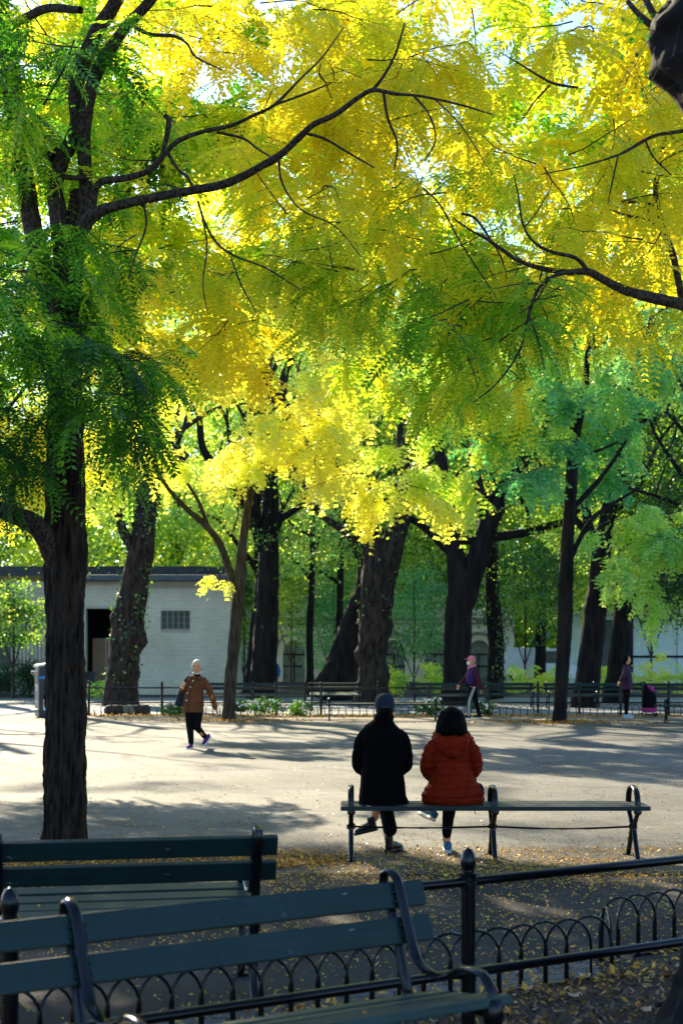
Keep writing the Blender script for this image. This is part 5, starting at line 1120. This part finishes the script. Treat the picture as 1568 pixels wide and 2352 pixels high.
m.ell((0, -.115, .925), (.125, .055, .075), 18, 12); m.ell((.008, -.125, .875), (.075, .045, .055), 16, 10); m.ell((-.155, -.02, .985), (.026, .03, .014), 12, 8); m.ell((.158, -.02, .983), (.026, .03, .014), 12, 8)
hd = remesh(m, 'hood', RUST, wm, .0065, 3, .010, .045)
m = MB(); m.tube([(-.118, -.14, .965), (-.09, -.172, .90), (-.03, -.176, .842), (.012, -.172, .830), (.05, -.176, .845), (.10, -.168, .905), (.122, -.14, .965)], .0045, 8); m.build('hood_seam', RUST, hd)
m = MB(); limb(m, [(.09, .05, .52), (.03, .42, .49), (.02, .40, .42), (-.01, .31, .24), (-.02, .285, .16)], [.10, .075, .066, .048, .042]); limb(m, [(-.1, .05, .52), (-.06, .45, .58), (-.10, .48, .45), (-.13, .485, .36)], [.10, .072, .058, .045])
m.ell((.225, .02, .54), (.055, .09, .075), 14, 10); remesh(m, 'trousers', TROU, wm, .009, 3, .004)
m = MB(); m.add([(.17, .27, .46), (.26, .27, .46), (.215, .265, .365), (.17, .30, .46), (.26, .30, .46), (.215, .285, .365)], [(0, 1, 2), (5, 4, 3), (0, 3, 4, 1), (1, 4, 5, 2), (2, 5, 3, 0)]); jt = m.build('jacket_corner', RUST, wm, smooth=False)
m = MB(); m.tube([(.215, .27, .37), (.222, .268, .345), (.235, .266, .325)], .004, 6); m.build('zip_pull', LEATH, jt)
shoe(wm, (-.012, .27, .006), (.05, 1, 0), (0, 0, 1), DENIM, RUBBER, False, .92, 'sneaker'); shoe(wm, (-.155, .45, .262), (-.42, .80, .10), (.55, .15, .8), DENIM, RUBBER, False, .92, 'sneaker')
m = MB(); n = 72; prof = [(.118, .098, 1.018), (.130, .110, 1.024), (.128, .112, 1.06), (.121, .110, 1.10), (.111, .106, 1.14), (.097, .097, 1.178), (.077, .080, 1.21), (.046, .052, 1.236), (.001, .001, 1.248)]
vs = [(0.0 + a_ * math.cos(t_) * (1 + .012 * math.sin(11 * t_) + .010 * math.sin(23 * t_ + z * 9)), .012 + b_ * math.sin(t_) * (1 + .010 * math.sin(19 * t_)), z + (.007 * math.sin(7 * t_) + .005 * math.sin(17 * t_) if z < 1.06 else 0)) for a_, b_, z in prof for t_ in np.linspace(0, 2 * math.pi, n, endpoint=False)]
m.add(vs, [(r_ * n + i, r_ * n + (i + 1) % n, (r_ + 1) * n + (i + 1) % n, (r_ + 1) * n + i) for r_ in range(len(prof) - 1) for i in range(n)] + [tuple(reversed(range(n)))])
for k in range(230):
    t_ = random.uniform(math.pi * .92, math.pi * 2.08); of = random.uniform(-.002, .0045); dz = random.uniform(-.014, .008); sw = random.uniform(-.10, .10); i0 = random.choice((6, 7, 7)); pts = []
    for q, (a_, b_, z) in enumerate(prof[:i0]):
        u_ = t_ + sw * (1 - q / i0) ** 2; pts.append(((a_ + of) * math.cos(u_), .012 + (b_ + of) * math.sin(u_), z + (dz if q == 0 else 0)))
    C = catmull(pts, .02); m.tube([tuple(p) for p in C], [.0028 + .0014 * math.sin(math.pi * j / max(1, len(C) - 1)) for j in range(len(C))], 4)
m.build('hair', HAIRB, wm, sharp=70)

# ---- woman walking towards the camera
WD = 25.4
ww = thing('person', 'grey-haired person in a brown leather jacket walking towards the camera with a shoulder bag', 'person', (GX(449, WD), WD, 0))
m = MB(); hc, hr = (.03, -.02, 1.46), (.076, .094, .120)
neck_head(m, hc, hr, (.02, 0, 1.26), (0, -1, 0))
limb(m, [(-.03, 0, .72), (-.03, 0, .9), (-.02, 0, 1.05), (.0, 0, 1.2), (.02, 0, 1.28)], [(.15, .11), (.135, .10), (.14, .10), (.14, .085), (.055, .05)])
limb(m, [(-.15, 0, 1.22), (-.255, .10, 1.0), (-.215, -.12, 1.08)], [.05, .042, .028]); hand(m, (-.215, -.135, 1.09), (.25, -.35, .9), (.4, .9, 0), -1, .9, .9)
limb(m, [(.17, 0, 1.21), (.28, .04, .96), (.355, .0, .73)], [.05, .042, .028]); hand(m, (.36, .0, .72), (.35, -.1, -.93), (-.6, -.5, -.3), 1, .35, .92)
limb(m, [(-.1, 0, .72), (-.095, -.03, .42), (-.075, -.03, .09)], [.085, .055, .034]); limb(m, [(.05, 0, .72), (.035, -.04, .40), (.155, .25, .19)], [.085, .055, .034])
bd = remesh(m, 'body', SKIN, ww, .009, 3); face_bits(bd, hc, hr, (0, -1, 0))
m = MB(); limb(m, [(-.045, 0, .655), (-.043, 0, .75), (-.035, 0, .9), (-.028, 0, 1.05), (.0, 0, 1.19), (.012, 0, 1.255), (.02, 0, 1.295)], [(.192, .135), (.19, .135), (.182, .132), (.168, .128), (.172, .122), (.14, .10), (.085, .08)], 26)
limb(m, [(-.135, 0, 1.225), (-.20, .04, 1.13), (-.265, .10, 1.01), (-.245, -.02, 1.05), (-.222, -.09, 1.075)], [.064, .062, .056, .05, .044]); limb(m, [(.145, 0, 1.22), (.215, .02, 1.10), (.285, .04, .95), (.32, .025, .84), (.35, .0, .735)], [.064, .062, .056, .05, .045])
jk = remesh(m, 'jacket', BROWN, ww, .0095, 3, .010, .09)
m = MB()
for pts in ([(-.075, -.085, 1.315), (-.015, -.125, 1.262), (-.12, -.115, 1.245), (-.13, -.06, 1.27)], [(.105, -.085, 1.315), (.035, -.125, 1.262), (.135, -.115, 1.235), (.16, -.06, 1.26)]):
    b0 = len(m.v); m.v += pts + [(p[0], p[1] - .012, p[2]) for p in pts]; m.f += [tuple(b0 + i for i in f) for f in ((0, 1, 2, 3), (7, 6, 5, 4), (0, 4, 5, 1), (1, 5, 6, 2), (2, 6, 7, 3), (3, 7, 4, 0))]
m.build('collar', BROWN, jk, smooth=False, bevel=.004)
m = MB()
for x, z, y in ((-.035, 1.22, -.125), (-.075, 1.105, -.134), (-.13, 1.0, -.118), (-.148, .87, -.120)): m.ell((x, y, z), (.014, .006, .014), 10, 6)
m.build('buttons', WHITEB, jk)
m = MB(); m.tube([(.02, -.125, 1.23), (-.06, -.137, 1.1), (-.10, -.136, .95), (-.125, -.134, .80), (-.13, -.134, .67)], .0045, 6); m.build('placket', LEATH, jk)
m = MB(); m.tube([(.02, -.139, .83), (.14, -.108, .85)], [(.007, .012)] * 2, 6); m.tube([(-.0, -.14, .72), (.13, -.113, .72)], [(.004, .004)] * 2, 6); m.build('pocket', BROWN, jk)
m = MB(); m.ell((.295, -.005, .92), (.028, .02, .045), 12, 8); m.build('elbow_patch', PATCH, jk)
m = MB(); limb(m, [(-.03, 0, .74), (-.03, 0, .66)], [(.16, .12), (.16, .12)]); limb(m, [(-.105, 0, .70), (-.10, -.03, .43), (-.085, -.03, .25), (-.077, -.03, .105)], [.098, .07, .058, .048]); limb(m, [(.045, 0, .70), (.035, -.04, .41), (.085, .10, .30), (.145, .23, .205)], [.098, .068, .056, .047]); remesh(m, 'trousers', TROU, ww, .010, 3, .004)
m = MB(); limb(m, [(.02, 0, 1.25), (.025, -.005, 1.335)], [.066, .062]); remesh(m, 'turtleneck', TROU, ww, .008, 2)
shoe(ww, (-.08, -.02, .004), (-.22, -1, 0), (0, 0, 1), PURPSH, RUBBER, False, .95, 'sneaker'); shoe(ww, (.215, .285, .165), (-.42, -.62, -.62), (-.35, -.45, .62), PURPSH, RUBBER, False, .95, 'sneaker')
m = MB(); m.ell((.03, .010, 1.492), (.094, .106, .108), 20, 14); m.ell((-.050, .005, 1.455), (.026, .06, .075), 12, 8); m.ell((.110, .005, 1.455), (.024, .06, .07), 12, 8)
# hairline: keep the face free
hm = MB(); hm.v = list(m.v); hm.f = list(m.f); hr_o = remesh(hm, 'hair', HAIRG, ww, .009, 2)
for v_ in hr_o.data.vertices:
    zt = 1.528 - 6.0 * (v_.co.x - .022) ** 2
    if v_.co.z < zt and abs(v_.co.x - .03) < .070 and v_.co.y < -.045: v_.co.y = -.045
m = MB(); C = [(.03 + .072 * math.cos(a), -.02 - .088 * math.sin(a), 1.345 + .035 * (1 - math.sin(a))) for a in np.linspace(.1, math.pi - .1, 17)]; m.tube(C, [(.007, .016)] * 17, 8, ref=(0, 0, 1)); m.build('chin_mask', MASK, ww)
bg_ = thing('shoulder_bag', 'dark navy shoulder bag hanging at the walking woman in brown', 'bag', (GX(449, WD), WD, 0))
m = MB(); m.tube([(-.235, .03, 1.06), (-.25, .03, 1.0), (-.275, .03, .90), (-.295, .03, .80), (-.295, .03, .765)], [(.035, .04), (.055, .05), (.075, .07), (.085, .08), (.07, .06)], 16); remesh(m, 'bag', NAVY, bg_, .01, 3, .006)
m = MB(); m.tube([(-.21, -.06, 1.08), (-.185, -.135, 1.16), (-.15, -.115, 1.26), (-.135, -.02, 1.30), (-.16, .08, 1.25), (-.22, .07, 1.08)], [(.016, .006)] * 6, 8); m.build('strap', NAVY, bg_)

# ---- walker in the pink cap
PD = 37.6
pk = thing('person', 'person in a pink cap, white mask and purple vest walking left on the far side', 'person', (GX(1086, PD), PD, 0))
m = MB(); hc, hr = (-.045, 0, 1.535), (.092, .074, .115)
m.ell(hc, hr, 18, 12); m.tube([(-.01, 0, 1.32), (-.03, 0, 1.48)], [.058, .055], 12); m.ell((-.07, 0, 1.48), (.06, .055, .06), 12, 8); m.tube([(-.13, 0, 1.545), (-.155, 0, 1.51)], [.008, .013], 8); m.ell((-.03, -.074, 1.52), (.018, .01, .028), 8, 6); m.ell((-.03, .074, 1.52), (.018, .01, .028), 8, 6)
limb(m, [(-.03, 0, .85), (-.04, 0, 1.0), (-.03, 0, 1.15), (-.01, 0, 1.28), (0, 0, 1.35)], [(.10, .14), (.095, .13), (.1, .14), (.085, .13), (.05, .05)])
limb(m, [(.04, -.16, 1.28), (.13, -.20, 1.02), (.19, -.18, .78)], [.048, .04, .028]); hand(m, (.195, -.18, .77), (.15, .1, -1), (-1, .2, 0), 1, .6, .95)
limb(m, [(-.04, .16, 1.27), (-.19, .19, 1.08), (-.34, .18, .89)], [.048, .04, .028]); hand(m, (-.35, .18, .88), (-.45, 0, -.9), (0, -.6, -.3), -1, .6, .95)
limb(m, [(-.02, -.09, .85), (-.11, -.1, .48), (-.13, -.1, .09)], [.085, .055, .036]); limb(m, [(.02, .09, .85), (.08, .09, .46), (.17, .09, .10)], [.085, .055, .036]); remesh(m, 'body', SKIN, pk, .010, 3)
m = MB(); limb(m, [(-.05, 0, .90), (-.06, 0, 1.0), (-.05, 0, 1.15), (-.02, 0, 1.28), (.0, 0, 1.345), (.0, 0, 1.40)], [(.125, .17), (.125, .17), (.125, .172), (.11, .155), (.08, .11), (.07, .07)], puff=.008, pitch=.07); remesh(m, 'vest', PURP, pk, .010, 2, .006)
m = MB(); limb(m, [(.03, -.145, 1.29), (.075, -.18, 1.16), (.13, -.205, 1.02), (.165, -.195, .90), (.185, -.185, .80)], [.068, .064, .058, .05, .044]); limb(m, [(-.03, .145, 1.28), (-.11, .18, 1.18), (-.19, .195, 1.08), (-.27, .19, .99), (-.325, .18, .91)], [.068, .062, .056, .05, .044]); limb(m, [(.03, 0, .86), (.03, 0, 1.0), (.03, 0, 1.2), (.02, 0, 1.3)], [(.10, .165), (.098, .16), (.10, .16), (.09, .14)]); remesh(m, 'sleeves', MAROON, pk, .010, 3, .006)
m = MB(); limb(m, [(-.02, 0, .92), (-.01, 0, .82)], [(.115, .16), (.12, .16)]); limb(m, [(-.02, -.09, .83), (-.075, -.1, .62), (-.115, -.1, .47), (-.128, -.1, .28), (-.133, -.1, .10)], [.10, .08, .066, .058, .054]); limb(m, [(.02, .09, .83), (.055, .09, .62), (.085, .09, .46), (.13, .09, .28), (.168, .09, .11)], [.10, .08, .066, .058, .054]); tr_ = remesh(m, 'trousers', TROU, pk, .010, 3, .003)
for dx in (-.02, .022):
    m = MB(); m.tube([(.02 + dx, -.185, .85), (-.06 + dx, -.178, .64), (-.115 + dx * .9, -.168, .47), (-.128 + dx * .9, -.160, .28), (-.133 + dx * .9, -.156, .08)], .008, 6); m.build('stripe', MASK, tr_)
shoe(pk, (-.115, -.10, .004), (-1, 0, 0), (0, 0, 1), NAVY, RUBBER, False, 1.0); shoe(pk, (.185, .09, .004), (-1, .05, 0), (0, 0, 1), NAVY, RUBBER, False, 1.0)
m = MB(); vs = []; n = 20
for k, z in ((1.0, -.01), (1.0, .02), (.93, .06), (.74, .09), (.42, .11), (.001, .118)):
    for i in range(n): a = 2 * math.pi * i / n; vs.append((-.035 + .103 * k * math.cos(a), .086 * k * math.sin(a), 1.555 + z))
m.add(vs, [(r_ * n + i, r_ * n + (i + 1) % n, (r_ + 1) * n + (i + 1) % n, (r_ + 1) * n + i) for r_ in range(5) for i in range(n)]); m.ell((.04, 0, 1.53), (.03, .07, .05), 12, 8); cp = m.build('cap', PINK, pk, sharp=70)
m = MB(); m.tube([(-.11, 0, 1.565), (-.18, 0, 1.572), (-.235, 0, 1.585)], [(.066, .008), (.058, .008), (.03, .005)], 12, ref=(0, 1, 0)); m.build('peak', PINK, cp)
m = MB(); m.ell((-.115, 0, 1.470), (.052, .058, .060), 14, 10); mk = m.build('face_mask', MASK, pk)
m = MB(); m.tube([(-.09, -.055, 1.49), (-.03, -.083, 1.525)], .004, 6); m.build('ear_loop', MASK, mk)
m = MB(); C = [(-.03 + .085 * math.cos(a), .082 * math.sin(a), 1.385 + .03 * math.cos(a)) for a in np.linspace(0, 2 * math.pi, 21)]; m.tube(C, .032, 10, cap=False); m.ell((-.12, -.02, 1.33), (.03, .035, .05), 10, 8); m.build('scarf', PINK, pk)
m = MB(); m.tube([(-.16, -.11, .92), (-.19, 0, .90), (-.16, .11, .92)], [(.03, .055)] * 3, 12, ref=(1, 0, 0)); m.build('waist_bag', BLACKC, pk)

# ---- person in plum at the right
QD = 38.2
pl = thing('person', 'dark-haired person in a plum padded jacket and pale blue sneakers facing right', 'person', (GX(1438, QD), QD, 0))
m = MB(); hc = (.02, 0, 1.555); m.ell(hc, (.09, .074, .112), 18, 12); m.tube([(0, 0, 1.36), (.01, 0, 1.5)], [.056, .053], 12); m.ell((.05, 0, 1.50), (.055, .055, .06), 12, 8); m.tube([(.105, 0, 1.565), (.128, 0, 1.53)], [.008, .012], 8)
limb(m, [(0, 0, .82), (0, 0, 1.0), (0, 0, 1.15), (0, 0, 1.30), (0, 0, 1.38)], [(.10, .14), (.09, .12), (.1, .13), (.085, .12), (.05, .05)])
limb(m, [(-.02, -.15, 1.28), (-.13, -.21, 1.08), (-.20, -.19, .98)], [.046, .04, .028]); hand(m, (-.21, -.19, .97), (-.5, .1, -.8), (.5, .5, -.4), 1, .5, .92); limb(m, [(.0, .15, 1.28), (.05, .2, 1.05), (.12, .18, .86)], [.046, .04, .028]); hand(m, (.125, .18, .85), (.2, 0, -1), (0, -1, 0), -1, .5, .92)
limb(m, [(.0, -.08, .84), (-.01, -.08, .46), (-.02, -.08, .09)], [.085, .055, .036]); limb(m, [(.0, .08, .84), (.01, .08, .46), (.01, .08, .09)], [.085, .055, .036]); remesh(m, 'body', SKIN, pl, .010, 3)
m = MB(); limb(m, [(.0, 0, .76), (.0, 0, .85), (.01, 0, 1.0), (.01, 0, 1.15), (.0, 0, 1.29), (-.01, 0, 1.37), (0, 0, 1.42)], [(.145, .19), (.15, .195), (.148, .185), (.135, .18), (.12, .155), (.085, .1), (.065, .065)], puff=.012, pitch=.075); limb(m, [(-.02, -.145, 1.29), (-.085, -.20, 1.17), (-.14, -.215, 1.08), (-.185, -.20, 1.01)], [.07, .066, .06, .05], puff=.008, pitch=.06); limb(m, [(.0, .145, 1.29), (.03, .19, 1.15), (.06, .2, 1.04), (.11, .185, .90)], [.07, .064, .058, .048], puff=.008, pitch=.06); remesh(m, 'jacket', PLUM, pl, .010, 2, .006)
m = MB(); limb(m, [(0, 0, .82), (0, 0, .72)], [(.11, .15), (.11, .15)]); limb(m, [(.0, -.08, .78), (-.005, -.08, .46), (-.02, -.08, .10)], [.09, .064, .048]); limb(m, [(.0, .08, .78), (.01, .08, .46), (.01, .08, .10)], [.09, .064, .048]); remesh(m, 'trousers', TROU, pl, .010, 3, .003)
shoe(pl, (-.03, -.08, .004), (1, -.1, 0), (0, 0, 1), PALEB, RUBBER, False, 1.0, 'sneaker'); shoe(pl, (.0, .08, .004), (1, .1, 0), (0, 0, 1), PALEB, RUBBER, False, 1.0, 'sneaker')
m = MB(); m.ell((-.02, 0, 1.58), (.098, .088, .108), 18, 12); m.ell((-.06, 0, 1.50), (.06, .075, .08), 14, 10); remesh(m, 'hair', HAIRB, pl, .009, 2)

# ---- person in blue half hidden by the straight elm
BLD = 57.0
bp = thing('person', 'person in a blue padded jacket almost hidden behind the straight elm trunk', 'person', (GX(628, BLD), BLD, 0))
m = MB(); m.ell((-.02, -.02, 1.55), (.078, .09, .112), 16, 12); m.tube([(0, 0, 1.36), (-.01, 0, 1.5)], [.056, .053], 12); limb(m, [(0, 0, .85), (0, 0, 1.1), (0, 0, 1.32)], [(.14, .1), (.13, .1), (.12, .085)])
for s in (-1, 1): limb(m, [(s * .15, 0, 1.3), (s * .2, .02, 1.05), (s * .19, -.06, .82)], [.046, .04, .028]); hand(m, (s * .19, -.06, .81), (0, -.1, -1), (-s, 0, 0), s, .4); limb(m, [(s * .09, 0, .85), (s * .1, 0, .46), (s * .1, .02, .09)], [.085, .055, .036])
remesh(m, 'body', SKIN, bp, .011, 3)
m = MB(); limb(m, [(0, 0, .78), (0, 0, .95), (0, 0, 1.15), (0, 0, 1.3), (0, 0, 1.4)], [(.19, .14), (.19, .14), (.185, .135), (.15, .11), (.07, .07)], puff=.012, pitch=.08)
for s in (-1, 1): limb(m, [(s * .145, 0, 1.3), (s * .195, .01, 1.15), (s * .215, .02, 1.03), (s * .20, -.05, .86)], [.07, .066, .06, .05], puff=.008, pitch=.07)
remesh(m, 'jacket', BLUEJ, bp, .012, 2)
m = MB(); limb(m, [(0, 0, .84), (0, 0, .76)], [(.15, .11), (.15, .11)])
for s in (-1, 1): limb(m, [(s * .085, 0, .8), (s * .1, 0, .46), (s * .1, .02, .10)], [.09, .066, .052])
remesh(m, 'trousers', TROU, bp, .012, 3)
for s in (-1, 1): shoe(bp, (s * .1, .02, .004), (s * .15, -1, 0), (0, 0, 1), LEATH, LEATH)
m = MB(); m.ell((-.02, .01, 1.58), (.088, .1, .1), 14, 10); m.build('hair', HAIRB, bp)

# ================================================================== FALLEN LEAVES
def scatter(name, n, fn, size, tint, mat, z=.010, curl=.35):
    """fn(n) -> xy; small curled leaf faces lying on the ground"""
    xy = fn(n); n = len(xy); a = rng.uniform(0, 2 * np.pi, n); s = size * rng.uniform(.55, 1.45, n)
    tx = rng.normal(0, curl, n); ty = rng.normal(0, curl, n); U = np.stack([np.cos(a), np.sin(a), tx], 1) * s[:, None] * .5; Vv = np.stack([-np.sin(a), np.cos(a), ty], 1) * (s * rng.uniform(.25, .6, n))[:, None] * .5
    zz = z + np.abs(tx) * s * .5 + np.abs(ty) * s * .3; P = np.stack([xy[:, 0], xy[:, 1], zz], 1)
    Q = np.stack([P - U, P + Vv, P + U, P - Vv], 1)
    t = tint[0] + rng.normal(0, tint[1], n)
    o = quads_mesh(name, Q, t, mat, None); o['kind'] = 'stuff'; return o
def inview(x, y, pad=1.5): return np.abs(x) < y * .245 + pad
def f_path(n):
    x = rng.uniform(-5, 5, n * 2); y = rng.uniform(5.5, 10.9, n * 2); k = inview(x, y) & (y > hoop_y(x)) & (vnoise(np.stack([x, y, x * 0], 1), .55, 3) + rng.uniform(-.35, .35, n * 2) > .42); return np.stack([x, y], 1)[k][:n]
def f_strip(n):
    x = rng.uniform(-5, 5, n * 3); y = rng.normal(11.15, .55, n * 3); k = inview(x, y) & (y > 10) & (y < 14) & (vnoise(np.stack([x, y * 2, x * 0], 1), .5, 4) + rng.uniform(-.3, .3, n * 3) + np.where(x > -.3, .1, -.05) > .45); return np.stack([x, y], 1)[k][:n]
def f_plaza(n):
    y = 12 + 25 * rng.random(n) ** 2.4; x = rng.uniform(-1, 1, n) * (y * .25 + 1); return np.stack([x, y], 1)
def f_pit(n):
    a = rng.uniform(0, 6.28, n); r = np.sqrt(rng.random(n)); return np.stack([GX(148, T1D) + .35 + 2.1 * r * np.cos(a), 11.5 + .75 * r * np.sin(a)], 1)
def f_farbed(n):
    x = rng.uniform(-8, 11, n); y = rng.normal(38.9, .5, n); return np.stack([x, y], 1)
def f_ring(n):
    i = rng.integers(0, 2, n); cx = np.array([GX(525, S1D), GX(1285, S2D)])[i]; cy = np.array([S1D, S2D])[i]; a = rng.uniform(0, 6.28, n); r = np.abs(rng.normal(0, 1.1, n)); return np.stack([cx + 1.5 * r * np.cos(a), cy - .2 + .7 * r * np.sin(a)], 1)
def f_bed(n):
    x = rng.uniform(-4, 4.5, n * 2); y = rng.uniform(3.8, 8.8, n * 2); k = inview(x, y) & (y < hoop_y(x) + .02) & (y > hoop_y(x) - 2.6); return np.stack([x, y], 1)[k][:n]
def f_bedge(n):
    x = rng.uniform(-3, 2.2, n * 2); y = hoop_y(x) + np.abs(rng.normal(0, .22, n * 2)) * rng.choice([-1, 1], n * 2); return np.stack([x, y], 1)[:n]
scatter('fallen_leaves', 13000, f_path, .023, (.84, .18), FALLEN, .006)
scatter('fallen_leaves', 14000, f_strip, .023, (.72, .22), FALLEN, .010)
scatter('fallen_leaves', 7000, f_plaza, .026, (.6, .25), FALLEN, .010)
m = MB(); m.add([(GX(148, T1D) + .35 + 1.95 * math.cos(a), 11.5 + .66 * math.sin(a), .007) for a in np.linspace(0, 2 * math.pi, 40, endpoint=False)], [tuple(range(40))]); struct(m.build('tree_pit_soil', M_SOIL, smooth=False))
scatter('fallen_leaves', 9000, f_pit, .030, (.50, .22), FALLEN, .012)
scatter('fallen_leaves', 5000, f_farbed, .075, (.55, .2), FALLEN, .014)
scatter('fallen_leaves', 2500, f_ring, .07, (.45, .2), FALLEN, .014)
scatter('leaf_litter', 26000, f_bed, .032, (.48, .24), CHIP, .004, .5)
scatter('fallen_leaves', 2200, f_bed, .034, (.6, .22), FALLEN, .014, .45)
scatter('fallen_leaves', 1600, f_bedge, .034, (.72, .2), FALLEN, .014, .4)
def on_seat(bx, by, brz, L, n, seed):
    g = np.random.default_rng(seed); u = g.uniform(-L / 2, L / 2, n); v = -g.uniform(.10, .48, n); z = .426 + .165 * (-v - .105); return np.stack([bx + u * math.cos(brz) - v * math.sin(brz), by + u * math.sin(brz) + v * math.cos(brz), z], 1)
for bx, by, brz, L, sd in ((-.83, 4.61, R(32), 2.8, 3), (-1.60, 6.64, R(191), 2.6, 4)):
    Ps = on_seat(bx, by, brz, L, 16, sd); n = len(Ps); an = rng.uniform(0, 6.28, n); U = np.stack([np.cos(an), np.sin(an), rng.normal(0, .2, n)], 1) * .014; Vs = np.stack([-np.sin(an), np.cos(an), rng.normal(0, .2, n)], 1) * .006
    o = quads_mesh('fallen_leaves', np.stack([Ps - U, Ps + Vs, Ps + U, Ps - Vs], 1), rng.uniform(.55, 1, n), FALLEN, None); o['kind'] = 'stuff'
# a few big dry leaves and a twig on the soil by the railing
for px, py, lab, t in ((1343, 2251, 'large pale dry leaf lying nearest the hooped edging', .95), (1318, 2297, 'big tan leaf on the soil right of the bench arm', .9), (1480, 2330, 'large curled tan leaf near the burled trunk base', .85), (1210, 2280, 'yellow leaf beside the railing post', .8)):
    D = 5423 / (py - HZ); X = GX(px, D); t_ = MB(); g = np.random.default_rng(px); n = 11; pts = []
    for k in range(n): a = 2 * math.pi * k / n; r = .045 * (1.0 if k % 2 else .62) * g.uniform(.85, 1.2); pts.append((r * math.cos(a), r * math.sin(a), .006 + .018 * abs(math.cos(a))))
    t_.v = [(0, 0, .004)] + pts; t_.f = [(0, 1 + k, 1 + (k + 1) % n) for k in range(n)]
    o = t_.build('dry_leaf', CHIP, smooth=False); at = o.data.attributes.new('tint', 'FLOAT', 'FACE'); at.data.foreach_set('value', [t + .05] * len(o.data.polygons)); o.location = (X, D, .012); tag(o, lab, 'leaf', 'large dry leaves on the soil bed')
m = MB(); m.tube([(0, 0, .012), (.09, .03, .018), (.17, .02, .014)], [.012, .011, .008], 8); o = m.build('dead_stick', BARK_SM); o.location = (GX(1480, 6.9), 6.7, 0); tag(o, 'short thick dead stick on the soil near the right edge', 'stick')
